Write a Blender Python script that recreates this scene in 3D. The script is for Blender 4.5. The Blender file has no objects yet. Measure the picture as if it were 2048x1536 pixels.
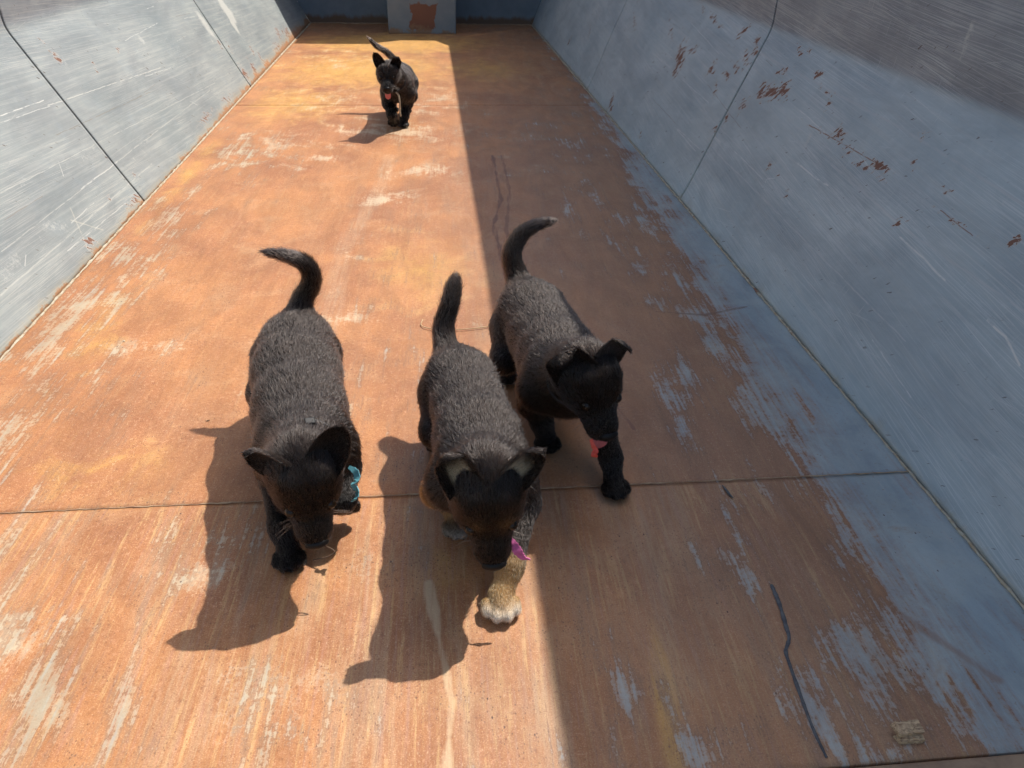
import bpy, bmesh, math, random
import numpy as np
from mathutils import Matrix, Vector

# ------------------------------------------------------------------ camera, sky, sun, exposure
scene = bpy.context.scene
COL = scene.collection

cam_data = bpy.data.cameras.new('camera')
cam_data.sensor_width = 36.0
cam_data.lens = 27.07
cam_data.clip_start = 0.02
cam_data.clip_end = 3000.0
cam = bpy.data.objects.new('camera', cam_data)
COL.objects.link(cam)
R = ((0.9953, -0.0333, 0.0916), (-0.0949, -0.5306, 0.8423), (0.0205, -0.8470, -0.5312))
m = Matrix(((R[0][0], -R[0][1], -R[0][2], 0.0),
            (R[1][0], -R[1][1], -R[1][2], 0.0),
            (R[2][0], -R[2][1], -R[2][2], 1.05),
            (0, 0, 0, 1)))
cam.matrix_world = m
scene.camera = cam

SUN_EL, SUN_AZ = math.radians(57.5), math.radians(50.8)      # azimuth from +Y towards +X
SUN_DIR = Vector((math.cos(SUN_EL) * math.sin(SUN_AZ), math.cos(SUN_EL) * math.cos(SUN_AZ), math.sin(SUN_EL)))
world = bpy.data.worlds.new('World')
scene.world = world
world.use_nodes = True
wn = world.node_tree.nodes
sky = wn.new('ShaderNodeTexSky')
sky.sky_type = 'NISHITA'
sky.sun_disc = False
sky.sun_elevation = SUN_EL
sky.sun_rotation = SUN_AZ
sky.air_density = 1.0
sky.dust_density = 2.2
sky.ozone_density = 0.6
wn['Background'].inputs['Strength'].default_value = 0.15
world.node_tree.links.new(sky.outputs[0], wn['Background'].inputs['Color'])

sun_data = bpy.data.lights.new('sun', 'SUN')
sun_data.energy = 4.4
sun_data.angle = math.radians(0.5)
sun_data.color = (1.0, 0.95, 0.88)
sun = bpy.data.objects.new('sun', sun_data)
COL.objects.link(sun)
sun.location = (4, 3, 8)
sun.rotation_euler = SUN_DIR.to_track_quat('Z', 'Y').to_euler()

vs = scene.view_settings
vs.view_transform = 'Standard'
vs.look = 'None'
vs.exposure = 0.36
vs.gamma = 1.0
vs.use_curve_mapping = False
scene.cycles.max_bounces = 5
scene.cycles.diffuse_bounces = 4
scene.cycles.glossy_bounces = 2
scene.cycles.transmission_bounces = 4
scene.cycles.transparent_max_bounces = 4
scene.cycles.adaptive_threshold = 0.03
scene.cycles.use_denoising = True

rng = np.random.default_rng(7)
random.seed(7)


# ------------------------------------------------------------------ node helpers
class Mat:
    def __init__(self, name):
        self.m = bpy.data.materials.new(name)
        self.m.use_nodes = True
        self.t = self.m.node_tree
        self.bsdf = self.t.nodes['Principled BSDF']
        self.out = self.t.nodes['Material Output']

    def new(self, kind):
        return self.t.nodes.new(kind)

    def put(self, sock, v):
        if v is None:
            return
        if hasattr(v, 'is_output') or isinstance(v, bpy.types.NodeSocket):
            self.t.links.new(v, sock)
        elif isinstance(v, (tuple, list)):
            dv = sock.default_value
            sock.default_value = tuple(v) + (1.0,) * (len(dv) - len(v)) if len(dv) > len(v) else tuple(v)
        else:
            sock.default_value = v

    def math(self, op, a, b=None, c=None, clamp=False):
        n = self.new('ShaderNodeMath')
        n.operation = op
        n.use_clamp = clamp
        for i, v in enumerate((a, b, c)):
            self.put(n.inputs[i], v)
        return n.outputs[0]

    def add(self, *a):
        r = a[0]
        for x in a[1:]:
            r = self.math('ADD', r, x)
        return r

    def mul(self, a, b):
        return self.math('MULTIPLY', a, b)

    def vmath(self, op, a, b=None, out=0):
        n = self.new('ShaderNodeVectorMath')
        n.operation = op
        self.put(n.inputs[0], a)
        if b is not None:
            self.put(n.inputs[1], b)
        return n.outputs[out]

    def mix(self, fac, a, b, blend='MIX'):
        n = self.new('ShaderNodeMix')
        n.data_type = 'RGBA'
        n.blend_type = blend
        self.put(n.inputs['Factor'], fac)
        self.put(n.inputs[6], a)
        self.put(n.inputs[7], b)
        return n.outputs[2]

    def step(self, v, lo, hi, a=0.0, b=1.0):
        n = self.new('ShaderNodeMapRange')
        n.interpolation_type = 'SMOOTHSTEP'
        self.put(n.inputs[0], v)
        for i, x in enumerate((lo, hi, a, b)):
            self.put(n.inputs[1 + i], x)
        return n.outputs[0]

    def noise(self, vec, scale=1.0, detail=4.0, rough=0.55, dist=0.0):
        n = self.new('ShaderNodeTexNoise')
        self.put(n.inputs['Vector'], vec)
        self.put(n.inputs['Scale'], scale)
        self.put(n.inputs['Detail'], detail)
        self.put(n.inputs['Roughness'], rough)
        self.put(n.inputs['Distortion'], dist)
        return n.outputs[0]

    def voronoi(self, vec, scale, feature='F1'):
        n = self.new('ShaderNodeTexVoronoi')
        n.feature = feature
        self.put(n.inputs['Vector'], vec)
        self.put(n.inputs['Scale'], scale)
        return n.outputs['Distance']

    def mapping(self, vec, scale=(1, 1, 1), rot=(0, 0, 0), loc=(0, 0, 0)):
        n = self.new('ShaderNodeMapping')
        self.put(n.inputs['Vector'], vec)
        n.inputs['Scale'].default_value = scale
        n.inputs['Rotation'].default_value = rot
        n.inputs['Location'].default_value = loc
        return n.outputs[0]

    def attr(self, name, fac=True):
        n = self.new('ShaderNodeAttribute')
        n.attribute_name = name
        return n.outputs['Fac'] if fac else n.outputs['Color']

    def coord(self, which='Object'):
        return self.new('ShaderNodeTexCoord').outputs[which]

    def seg(self, p, a, b):
        """distance of point p to the segment a-b (metres)"""
        a = Vector((a[0], a[1], 0)); b = Vector((b[0], b[1], 0)); ba = b - a
        pa = self.vmath('SUBTRACT', p, tuple(a))
        h = self.math('DIVIDE', self.vmath('DOT_PRODUCT', pa, tuple(ba), 1), ba.dot(ba), clamp=True)
        n = self.new('ShaderNodeVectorMath'); n.operation = 'SCALE'
        n.inputs[0].default_value = tuple(ba); self.put(n.inputs['Scale'], h)
        return self.vmath('LENGTH', self.vmath('SUBTRACT', pa, n.outputs[0]), None, 1)

    def poly(self, p, pts):
        d = None
        for a, b in zip(pts[:-1], pts[1:]):
            s = self.seg(p, a, b)
            d = s if d is None else self.math('MINIMUM', d, s)
        return d

    def bump(self, h, strength=0.3, dist=0.002):
        n = self.new('ShaderNodeBump')
        n.inputs['Strength'].default_value = strength
        n.inputs['Distance'].default_value = dist
        self.put(n.inputs['Height'], h)
        return n.outputs[0]

    def finish(self, color, rough=0.6, normal=None, spec=None, metal=None):
        self.put(self.bsdf.inputs['Base Color'], color)
        self.put(self.bsdf.inputs['Roughness'], rough)
        if normal is not None:
            self.put(self.bsdf.inputs['Normal'], normal)
        if spec is not None:
            self.put(self.bsdf.inputs['Specular IOR Level'], spec)
        if metal is not None:
            self.put(self.bsdf.inputs['Metallic'], metal)
        return self.m


def flat3(M, v):
    """drop the third coordinate of a vector"""
    return M.vmath('MULTIPLY', v, (1, 1, 0))


RUST_A, RUST_B, RUST_C = (0.43, 0.188, 0.072), (0.315, 0.128, 0.055), (0.55, 0.295, 0.075)
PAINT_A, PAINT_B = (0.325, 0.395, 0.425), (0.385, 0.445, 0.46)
PALE = (0.56, 0.45, 0.31)


def mat_floor():
    M = Mat('rusty_floor_steel')
    P = flat3(M, M.coord('Object'))
    paint, pale, ochre, streak = (M.attr(n) for n in ('paint', 'pale', 'ochre', 'streak'))
    Pr = M.mapping(P, rot=(0, 0, math.radians(1.5)))
    long_n = M.noise(M.mapping(Pr, (16, 2.2, 1)), 1.0, 5, 0.64)
    long_f = M.noise(M.mapping(Pr, (90, 5, 1), loc=(3, 1, 0)), 1.0, 4, 0.66)
    blot = M.noise(P, 2.3, 5, 0.62, 0.4)
    blot2 = M.noise(M.mapping(P, loc=(7, 3, 1)), 7.0, 6, 0.68, 0.5)
    fine = M.noise(P, 95.0, 4, 0.72)
    grain = M.noise(P, 420.0, 2, 0.6)
    # rust tones
    c = M.mix(M.step(blot, 0.36, 0.66), RUST_A, RUST_B)
    c = M.mix(M.mul(M.step(blot2, 0.48, 0.72), 0.65), c, (0.50, 0.275, 0.135))
    c = M.mix(M.step(M.add(ochre, M.mul(M.math('SUBTRACT', blot2, 0.5), 1.6)), 0.25, 0.95), c, RUST_C)
    # long scrape streaks, mostly on the front plate
    st = M.mul(streak, M.step(M.add(M.mul(long_n, 0.6), M.mul(long_f, 0.4)), 0.45, 0.66))
    c = M.mix(M.mul(st, 0.75), c, (0.50, 0.34, 0.20))
    st2 = M.mul(M.math('ADD', streak, 0.12), M.step(long_f, 0.60, 0.74))
    c = M.mix(M.mul(st2, 0.5), c, (0.24, 0.085, 0.045))
    yl = M.noise(M.mapping(Pr, (85, 4.5, 1), loc=(9, 4, 0)), 1.0, 5, 0.65)
    c = M.mix(M.mul(M.mul(M.step(yl, 0.52, 0.68), streak), 0.6), c, (0.60, 0.385, 0.17))
    c = M.mix(M.mul(M.mul(M.step(yl, 0.48, 0.34), streak), 0.5), c, (0.40, 0.215, 0.15))
    # speckle of bright and dark pits
    c = M.mix(M.mul(M.step(fine, 0.52, 0.72), 0.55), c, (0.60, 0.33, 0.19))
    c = M.mix(M.mul(M.step(fine, 0.47, 0.28), 0.60), c, (0.20, 0.075, 0.04))
    c = M.mix(M.mul(M.step(grain, 0.52, 0.72), 0.40), c, (0.68, 0.46, 0.28))
    c = M.mix(M.mul(M.step(grain, 0.48, 0.28), 0.35), c, (0.19, 0.075, 0.045))
    gv = M.voronoi(M.mapping(P, (1, 0.7, 1), loc=(2, 2, 0)), 150.0)
    c = M.mix(M.mul(M.step(gv, 0.24, 0.14), M.step(blot2, 0.40, 0.62, 0.15, 0.75)), c, (0.15, 0.065, 0.04))
    gv2 = M.voronoi(M.mapping(P, (1, 0.55, 1), loc=(5, 7, 0)), 120.0)
    c = M.mix(M.mul(M.step(gv2, 0.20, 0.10), M.step(blot, 0.42, 0.60, 0.05, 0.40)), c, (0.62, 0.44, 0.26))
    # pale smears
    ps = M.add(M.mul(pale, 0.8), M.mul(M.math('SUBTRACT', blot2, 0.5), 2.6), M.mul(M.math('SUBTRACT', long_f, 0.5), 1.3), M.mul(M.math('SUBTRACT', fine, 0.5), 1.2))
    c = M.mix(M.mul(M.step(ps, 0.22, 0.80), 0.72), c, PALE)
    wv = M.add(M.attr('shade_tone'), M.mul(M.math('SUBTRACT', blot2, 0.5), 0.8), M.mul(M.math('SUBTRACT', long_n, 0.5), 0.8))
    c = M.mix(M.mul(M.step(wv, 0.05, 0.95), 0.42), c, (0.27, 0.185, 0.13))  # grey-brown of the shaded right side, mixed into the rust colour
    # left-over paint
    pv = M.add(paint, M.mul(M.math('SUBTRACT', long_n, 0.5), 1.7), M.mul(M.math('SUBTRACT', blot2, 0.5), 1.5),
               M.mul(M.math('SUBTRACT', fine, 0.5), 0.9), M.mul(M.math('SUBTRACT', long_f, 0.5), 1.5))
    pm = M.step(pv, -0.10, 0.25)
    pc = M.mix(M.step(blot2, 0.35, 0.7), (0.295, 0.36, 0.385), (0.365, 0.41, 0.40))
    pc = M.mix(M.mul(M.attr('dust'), 0.85), pc, (0.40, 0.345, 0.235))
    pc = M.mix(M.mul(M.step(long_f, 0.56, 0.72), 0.6), pc, (0.40, 0.42, 0.40))
    pc = M.mix(M.mul(M.step(fine, 0.60, 0.70), 0.6), pc, (0.27, 0.16, 0.10))
    pc = M.mix(M.mul(M.step(blot2, 0.60, 0.70), 0.45), pc, (0.30, 0.22, 0.16))
    c = M.mix(M.mul(pm, M.step(pv, -0.03, 0.8, 0.55, 0.95)), c, pc)
    edge = M.mul(M.step(pv, -0.22, -0.03), M.step(pv, 0.05, -0.03))
    c = M.mix(M.mul(edge, 0.45), c, (0.19, 0.095, 0.055))
    # uneven tone over the whole plate
    mot = M.noise(M.mapping(Pr, (9, 3.5, 1), loc=(1, 8, 0)), 1.0, 6, 0.7, 0.6)
    c = M.mix(0.45, c, M.mix(M.step(mot, 0.30, 0.70), (0.66, 0.64, 0.64), (1.26, 1.24, 1.20)), 'MULTIPLY')
    # old drag lines
    wob = M.mul(M.math('SUBTRACT', M.noise(P, 9.0, 4), 0.5), 0.03)
    for pts, w, colr, f in (
        ([(0.285, 3.75), (0.272, 3.10), (0.218, 2.80), (0.228, 2.24), (0.25, 1.9)], 0.007, (0.13, 0.055, 0.04), 0.75),
        ([(0.33, 3.75), (0.318, 3.2), (0.262, 2.75), (0.28, 2.2)], 0.006, (0.15, 0.065, 0.045), 0.6),
        ([(-0.335, 1.5), (-0.315, 2.05), (-0.33, 2.6), (-0.24, 3.2), (-0.21, 3.75)], 0.03, PALE, 0.16),
        ([(-0.02, 0.55), (0.0, 0.75), (-0.035, 1.0)], 0.006, (0.58, 0.42, 0.25), 0.7),
        ([(0.70, 1.22), (0.73, 0.98), (0.80, 0.85), (0.88, 0.72)], 0.008, (0.25, 0.13, 0.075), 0.5),
        ([(0.66, 2.05), (0.80, 2.02), (0.95, 2.07)], 0.006, (0.17, 0.09, 0.06), 0.7),
        ([(0.40, 1.7), (0.45, 1.45)], 0.004, (0.17, 0.07, 0.05), 0.6),
    ):
        d = M.add(M.poly(P, pts), wob)
        g = M.step(d, w * 1.6, w * 0.3)
        c = M.mix(M.mul(M.mul(g, f), M.step(long_f, 0.3, 0.55, 0.25, 1.0)), c, colr)
    # dark scratches and specks
    sp = M.voronoi(M.mapping(P, (1, 0.6, 1)), 55.0)
    c = M.mix(M.mul(M.step(sp, 0.10, 0.06), M.step(blot2, 0.50, 0.62)), c, (0.10, 0.05, 0.035))
    h = M.noise(P, 95.0, 4, 0.7)
    rough = M.add(M.mul(fine, 0.25), 0.42, M.mul(pm, -0.1))
    return M.finish(c, rough, M.bump(h, 0.45, 0.0025), 0.35)


def mat_wall(name, left):
    M = Mat(name)
    UV = M.coord('UV')                      # u = metres along the container, v = metres up the sheet
    chip, smear, low = M.attr('chip'), M.attr('smear'), M.attr('low')
    big = M.noise(UV, 1.7, 5, 0.6)
    mid = M.noise(M.mapping(UV, loc=(4, 2, 0)), 9.0, 6, 0.62, 0.3)
    fine = M.noise(UV, 80.0, 5, 0.7)
    c = M.mix(M.step(big, 0.35, 0.65), PAINT_A if not left else (0.215, 0.245, 0.248), PAINT_B if not left else (0.265, 0.288, 0.284))  # same paint on both walls; left toned down for sun, right lifted for shade
    c = M.mix(M.mul(M.step(mid, 0.5, 0.75), 0.35), c, (0.25, 0.295, 0.32))
    c = M.mix(M.mul(M.step(fine, 0.5, 0.8), 0.18), c, (0.42, 0.44, 0.43))
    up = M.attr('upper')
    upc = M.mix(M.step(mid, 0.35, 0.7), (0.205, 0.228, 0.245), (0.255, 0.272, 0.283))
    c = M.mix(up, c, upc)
    # scratches: stretched noise in several directions
    sc_total = None
    layers = [(3.5, 360, 1.8, 0.545, 0.60, 0.62), (1.5, 260, 1.3, 0.57, 0.62, 0.45), (6, 380, 2.6, 0.58, 0.62, 0.75),
              (-9, 300, 4.0, 0.655, 0.69, 0.8), (68, 230, 8.0, 0.665, 0.70, 0.8)]
    for i, (ang, fs, ls, lo, hi, w) in enumerate(layers):
        v = M.mapping(UV, (1, 1, 1), (0, 0, math.radians(ang if left else -ang * 1.4)))
        v = M.mapping(v, (ls, fs, 1), loc=(i * 3.1, i * 1.7, 0))
        n = M.noise(v, 1.0, 4, 0.6)
        lo, hi = (lo, hi) if left else (lo - 0.022, hi - 0.012)
        s = M.mul(M.step(n, lo, hi), w)
        patch = M.step(M.noise(M.mapping(UV, (1.0, 2.2, 1), loc=(i * 5.0, 2, 0)), 1.6, 3), 0.38, 0.62, 0.12, 1.0)
        s = M.mul(s, patch)
        sc_total = s if sc_total is None else M.math('MAXIMUM', sc_total, s)
    c = M.mix(M.mul(sc_total, 0.72 if left else 0.70), c, (0.47, 0.47, 0.43) if left else (0.62, 0.64, 0.63))
    # broad rubbed haze
    hz = M.noise(M.mapping(M.mapping(UV, rot=(0, 0, math.radians(3 if left else -6))), (1.6, 60, 1)), 1.0, 4, 0.6)
    c = M.mix(M.mul(M.step(hz, 0.46, 0.70), 0.28 if left else 0.22), c, (0.45, 0.46, 0.43))
    mot = M.noise(M.mapping(UV, (2.2, 7, 1), loc=(6, 1, 0)), 1.0, 6, 0.68, 0.5)
    c = M.mix(0.8, c, M.mix(M.step(mot, 0.30, 0.70), (0.80, 0.81, 0.83), (1.14, 1.14, 1.12)), 'MULTIPLY')
    # pale scraped smears
    sv = M.add(smear, M.mul(M.math('SUBTRACT', mid, 0.5), 1.6), M.mul(M.math('SUBTRACT', fine, 0.5), 0.9))
    c = M.mix(M.mul(M.step(sv, 0.35, 0.75), 0.60), c, (0.55, 0.55, 0.50))
    # random tiny dark nicks
    nv = M.noise(M.mapping(M.mapping(UV, rot=(0, 0, math.radians(35))), (22, 90, 1)), 1.0, 3, 0.5)
    nk = M.mul(M.step(nv, 0.685, 0.72), M.step(big, 0.40, 0.6, 0.3, 1.0))
    c = M.mix(nk, c, (0.10, 0.07, 0.06))
    # distinct long scratches
    wob = M.mul(M.math('SUBTRACT', M.noise(UV, 14.0, 4), 0.5), 0.010)
    if left:
        lines = [([(2.2, 0.19), (4.62, 0.145)], 0.003, (0.55, 0.55, 0.50), 0.4), ([(2.4, 0.31), (4.77, 0.155)], 0.003, (0.55, 0.55, 0.50), 0.4),
                 ([(2.06, 0.11), (3.4, 0.082)], 0.004, (0.55, 0.55, 0.50), 0.4), ([(2.65, 0.16), (2.56, 0.03)], 0.006, (0.56, 0.54, 0.45), 0.35),
                 ([(2.6, 0.13), (2.72, 0.04)], 0.005, (0.56, 0.54, 0.45), 0.35), ([(3.0, 0.45), (4.2, 0.36)], 0.003, (0.62, 0.61, 0.55), 0.6),
                 ([(2.9, 0.36), (3.9, 0.30)], 0.003, (0.20, 0.16, 0.12), 0.5), ([(2.5, 0.50), (3.0, 0.47)], 0.003, (0.62, 0.62, 0.58), 0.8)]
    else:
        lines = [([(2.44, 0.494), (1.96, 0.497)], 0.003, (0.24, 0.12, 0.07), 0.9), ([(1.675, 0.478), (1.535, 0.469)], 0.0025, (0.22, 0.12, 0.08), 0.85),
                 ([(2.38, 0.382), (2.25, 0.376), (2.157, 0.379)], 0.004, (0.62, 0.63, 0.60), 0.9), ([(1.74, 0.377), (1.62, 0.37), (1.52, 0.359)], 0.004, (0.62, 0.63, 0.60), 0.9),
                 ([(1.346, 0.345), (1.28, 0.34), (1.208, 0.315)], 0.0045, (0.64, 0.64, 0.60), 0.9), ([(2.95, 0.24), (2.2, 0.22), (1.5, 0.20)], 0.003, (0.50, 0.52, 0.52), 0.7),
                 ([(2.0, 0.14), (1.4, 0.10), (1.1, 0.11)], 0.0025, (0.52, 0.54, 0.54), 0.7), ([(3.9, 0.42), (3.2, 0.33), (2.7, 0.30)], 0.003, (0.50, 0.52, 0.52), 0.6),
                 ([(3.05, 0.62), (2.0, 0.60), (1.3, 0.56)], 0.006, (0.44, 0.46, 0.46), 0.5), ([(2.2, 0.43), (1.7, 0.40), (1.2, 0.40)], 0.004, (0.46, 0.48, 0.48), 0.6)]
    gap = M.step(M.noise(UV, 22.0, 4), 0.36, 0.52, 0.15, 1.0)
    rl = random.Random(31 if left else 47)
    for k in range(16):                     # further single scratches
        y = rl.uniform(1.3, 4.6) if not left else rl.uniform(2.2, 5.0)
        q = rl.uniform(0.06, 0.62); ln = rl.uniform(0.10, 0.55)
        sl = (rl.uniform(-0.09, 0.02) if left else rl.uniform(0.0, 0.14)) if k % 5 else rl.uniform(-1.2, 1.2)
        dark = k % 4 == 3
        lines.append(([(y, q), (y + ln * (1 if k % 5 else .15), q + sl * ln * (1 if k % 5 else .15))], 0.0028 if not dark else 0.0022,
                      (0.20, 0.15, 0.12) if dark else ((0.52, 0.53, 0.50) if left else (0.60, 0.62, 0.61)), 0.55 if dark else 0.75))
    UVw = M.vmath('ADD', UV, M.vmath('MULTIPLY', M.noise(UV, 10.0, 3), (0.0, 0.010, 0)))
    for pts, w, colr, f in lines:
        w = w * 0.6
        d = M.poly(UVw, [(a, b + 0.005) for a, b in pts])
        g = M.mul(M.step(d, w * 1.3, w * 0.4), M.mul(gap, f))
        c = M.mix(g, c, colr)
    # chipped paint: pale primer rim, rust inside
    cv = M.add(chip, M.mul(M.math('SUBTRACT', mid, 0.5), 0.9), M.mul(M.math('SUBTRACT', fine, 0.5), 0.9),
               M.mul(M.math('SUBTRACT', M.noise(M.mapping(M.mapping(UV, rot=(0, 0, math.radians(40))), (26, 75, 1)), 1.0, 4, 0.6), 0.5), 2.6))
    rim = M.step(cv, 0.30, 0.42)
    core = M.step(cv, 0.47, 0.53)
    c = M.mix(M.mul(rim, 0.8), c, (0.42, 0.40, 0.36))
    rustc = M.mix(mid, (0.24, 0.125, 0.085), (0.17, 0.085, 0.06))
    c = M.mix(core, c, rustc)
    # rust and dust creeping up from the floor joint
    lv = M.add(low, M.mul(M.math('SUBTRACT', mid, 0.5), 1.1), M.mul(M.math('SUBTRACT', fine, 0.5), 0.7))
    c = M.mix(M.mul(M.step(lv, 0.25, 0.9), 0.55), c, (0.40, 0.33, 0.21))
    c = M.mix(M.mul(M.step(lv, 0.66, 0.80), 0.85), c, (0.36, 0.17, 0.075))
    h = M.noise(M.mapping(UV, (6, 60, 1)), 1.0, 3, 0.6)
    rough = M.add(0.40, M.mul(fine, 0.15), M.mul(core, 0.35), M.mul(sc_total, 0.1))
    return M.finish(c, rough, M.bump(h, 0.30, 0.0015), 0.40)


def mat_simple(name, a, b, scale=20.0, rough=0.6, bump=0.2, spec=0.3, stretch=(1, 1, 1), rust=0.0):
    M = Mat(name)
    O = M.coord('Object')
    n = M.noise(M.mapping(O, stretch), scale, 6, 0.62, 0.3)
    c = M.mix(M.step(n, 0.35, 0.68), a, b)
    if rust:
        n2 = M.noise(M.mapping(O, loc=(3, 5, 1)), scale * 0.35, 7, 0.65)
        c = M.mix(M.step(n2, 0.62 - rust, 0.68 - rust), c, (0.25, 0.115, 0.065))
    f = M.noise(O, scale * 9, 3, 0.6)
    return M.finish(c, rough, M.bump(M.add(n, M.mul(f, 0.5)), bump, 0.002), spec)


# ------------------------------------------------------------------ object helpers
def link(o, parent=None):
    COL.objects.link(o)
    if parent is not None:
        o.parent = parent
    return o


def mesh_obj(name, verts, faces, mat, parent=None, smooth=False):
    me = bpy.data.meshes.new(name)
    me.from_pydata([tuple(v) for v in verts], [], [tuple(f) for f in faces])
    me.update()
    if smooth:
        me.polygons.foreach_set('use_smooth', [True] * len(me.polygons))
    me.materials.append(mat)
    return link(bpy.data.objects.new(name, me), parent)


def bm_obj(name, bm, mat, parent=None, smooth=False):
    me = bpy.data.meshes.new(name)
    bm.to_mesh(me)
    bm.free()
    if smooth:
        me.polygons.foreach_set('use_smooth', [True] * len(me.polygons))
    me.materials.append(mat)
    return link(bpy.data.objects.new(name, me), parent)


def box(name, lo, hi, mat, parent=None, bevel=0.004):
    bm = bmesh.new()
    bmesh.ops.create_cube(bm, size=1.0)
    for v in bm.verts:
        for k in range(3):
            v.co[k] = lo[k] if v.co[k] < 0 else hi[k]
    if bevel:
        bmesh.ops.bevel(bm, geom=list(bm.edges), offset=bevel, segments=2, affect='EDGES', profile=0.5)
    return bm_obj(name, bm, mat, parent)


def empty(name, loc=(0, 0, 0)):
    o = bpy.data.objects.new(name, None)
    o.location = loc
    o.empty_display_size = 0.1
    return link(o)


def tag(o, label=None, cat=None, group=None, kind=None):
    if label:
        o['label'] = label
    if cat:
        o['category'] = cat
    if group:
        o['group'] = group
    if kind:
        o['kind'] = kind
    return o


def float_attr(me, name, vals):
    a = me.attributes.new(name, 'FLOAT', 'POINT')
    a.data.foreach_set('value', np.asarray(vals, dtype=np.float32))


def blobs(X, Y, items):
    """highest of a set of soft rotated ellipses: 1 in the centre, 0 at the rim, below 0 outside"""
    out = np.full(X.shape, -1.0)
    for (x, y, rx, ry, ang, s) in items:
        ca, sa = math.cos(math.radians(ang)), math.sin(math.radians(ang))
        dx, dy = X - x, Y - y
        u, v = (dx * ca + dy * sa) / rx, (-dx * sa + dy * ca) / ry
        out = np.maximum(out, np.maximum(s * (1.0 - np.sqrt(u * u + v * v)), -1.0))
    return out


def tube(name, pts, radii, mat, parent=None, sides=8, closed_ends=True):
    pts = [Vector(p) for p in pts]
    n = len(pts)
    verts, faces = [], []
    prev = None
    for i, p in enumerate(pts):
        t = (pts[min(i + 1, n - 1)] - pts[max(i - 1, 0)]).normalized()
        if prev is None:
            a = t.orthogonal().normalized()
        else:
            a = (prev - t * prev.dot(t)).normalized()
        prev = a
        b = t.cross(a)
        r = radii[i] if hasattr(radii, '__len__') else radii
        for k in range(sides):
            an = 2 * math.pi * k / sides
            verts.append(p + (a * math.cos(an) + b * math.sin(an)) * r)
    for i in range(n - 1):
        for k in range(sides):
            k2 = (k + 1) % sides
            faces.append((i * sides + k, i * sides + k2, (i + 1) * sides + k2, (i + 1) * sides + k))
    if closed_ends:
        faces.append(tuple(range(sides))[::-1])
        faces.append(tuple((n - 1) * sides + k for k in range(sides)))
    return mesh_obj(name, verts, faces, mat, parent, True)


def smooth_path(pts, k=8):
    """Catmull-Rom through the points"""
    pts = [np.array(p, float) for p in pts]
    P = [2 * pts[0] - pts[1]] + pts + [2 * pts[-1] - pts[-2]]
    out = []
    for i in range(1, len(P) - 2):
        p0, p1, p2, p3 = P[i - 1:i + 3]
        for j in range(k):
            t = j / k
            out.append(0.5 * ((2 * p1) + (p2 - p0) * t + (2 * p0 - 5 * p1 + 4 * p2 - p3) * t * t + (3 * p1 - p0 - 3 * p2 + p3) * t ** 3))
    out.append(pts[-1])
    return [tuple(p) for p in out]


# ------------------------------------------------------------------ the steel container
XL, XR = -1.155, 1.025                     # floor joints
Y0, Y1 = 0.60, 8.40                        # open end, bulkhead
BL_, BR_ = (-1.49, 0.635), (1.29, 0.665)   # where the sheets bend upright
TOP = 2.14
M_FLOOR = mat_floor()
M_WALL_L = mat_wall('scratched_paint_sun_tone', True)
M_WALL_R = mat_wall('scratched_paint_shade_tone', False)
M_WELD = mat_simple('weld_metal', (0.46, 0.42, 0.32), (0.36, 0.27, 0.17), 45, 0.6, 0.6, rust=0.02)
M_RAIL = mat_simple('painted_rail', PAINT_A, PAINT_B, 12, 0.5, 0.2, rust=0.06)
M_SILL = mat_simple('rusty_sill', (0.26, 0.17, 0.11), (0.36, 0.24, 0.15), 25, 0.75, 0.5)
M_DARK = mat_simple('dark_seam', (0.035, 0.035, 0.035), (0.06, 0.055, 0.05), 30, 0.8, 0.3)
M_TAR = mat_simple('grey_tar', (0.07, 0.07, 0.075), (0.13, 0.13, 0.13), 60, 0.7, 0.4)

container = tag(empty('steel_container', (0, 0, 0)), 'long open steel container with scratched blue-grey walls and rusty floor', 'container')


def grid_plate(name, x0, x1, y0, y1, step, thick, mat, parent, ztop=0.0):
    nx, ny = max(2, int((x1 - x0) / step) + 1), max(2, int((y1 - y0) / step) + 1)
    xs, ys = np.linspace(x0, x1, nx), np.linspace(y0, y1, ny)
    X, Y = np.meshgrid(xs, ys, indexing='ij')
    wave = 0.0012 * np.sin(X * 3.1 + 0.5) * np.sin(Y * 2.3 + 1.0) + 0.0008 * np.sin(X * 7.0 + Y * 5.0)
    edge = np.minimum(Y - y0, y1 - Y)
    Z = ztop + wave - 0.0012 * np.clip(1 - edge / 0.012, 0, 1) ** 2
    V = np.stack([X, Y, Z], -1).reshape(-1, 3)
    idx = np.arange(nx * ny).reshape(nx, ny)
    F = np.stack([idx[:-1, :-1], idx[1:, :-1], idx[1:, 1:], idx[:-1, 1:]], -1).reshape(-1, 4)
    rimi = np.concatenate([idx[:, 0], idx[-1, 1:], idx[-2::-1, -1], idx[0, -2:0:-1]])
    base = len(V)
    low = V[rimi].copy(); low[:, 2] = ztop - thick
    V = np.vstack([V, low])
    k = len(rimi)
    S = [(rimi[i], base + i, base + (i + 1) % k, rimi[(i + 1) % k]) for i in range(k)]
    faces = F.tolist() + [list(map(int, s)) for s in S] + [[base + i for i in range(k)][::-1]]
    o = mesh_obj(name, V, faces, mat, parent)
    sm = [True] * len(F) + [False] * (len(faces) - len(F))
    o.data.polygons.foreach_set('use_smooth', sm)
    return o, V[:, 0], V[:, 1]


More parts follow.
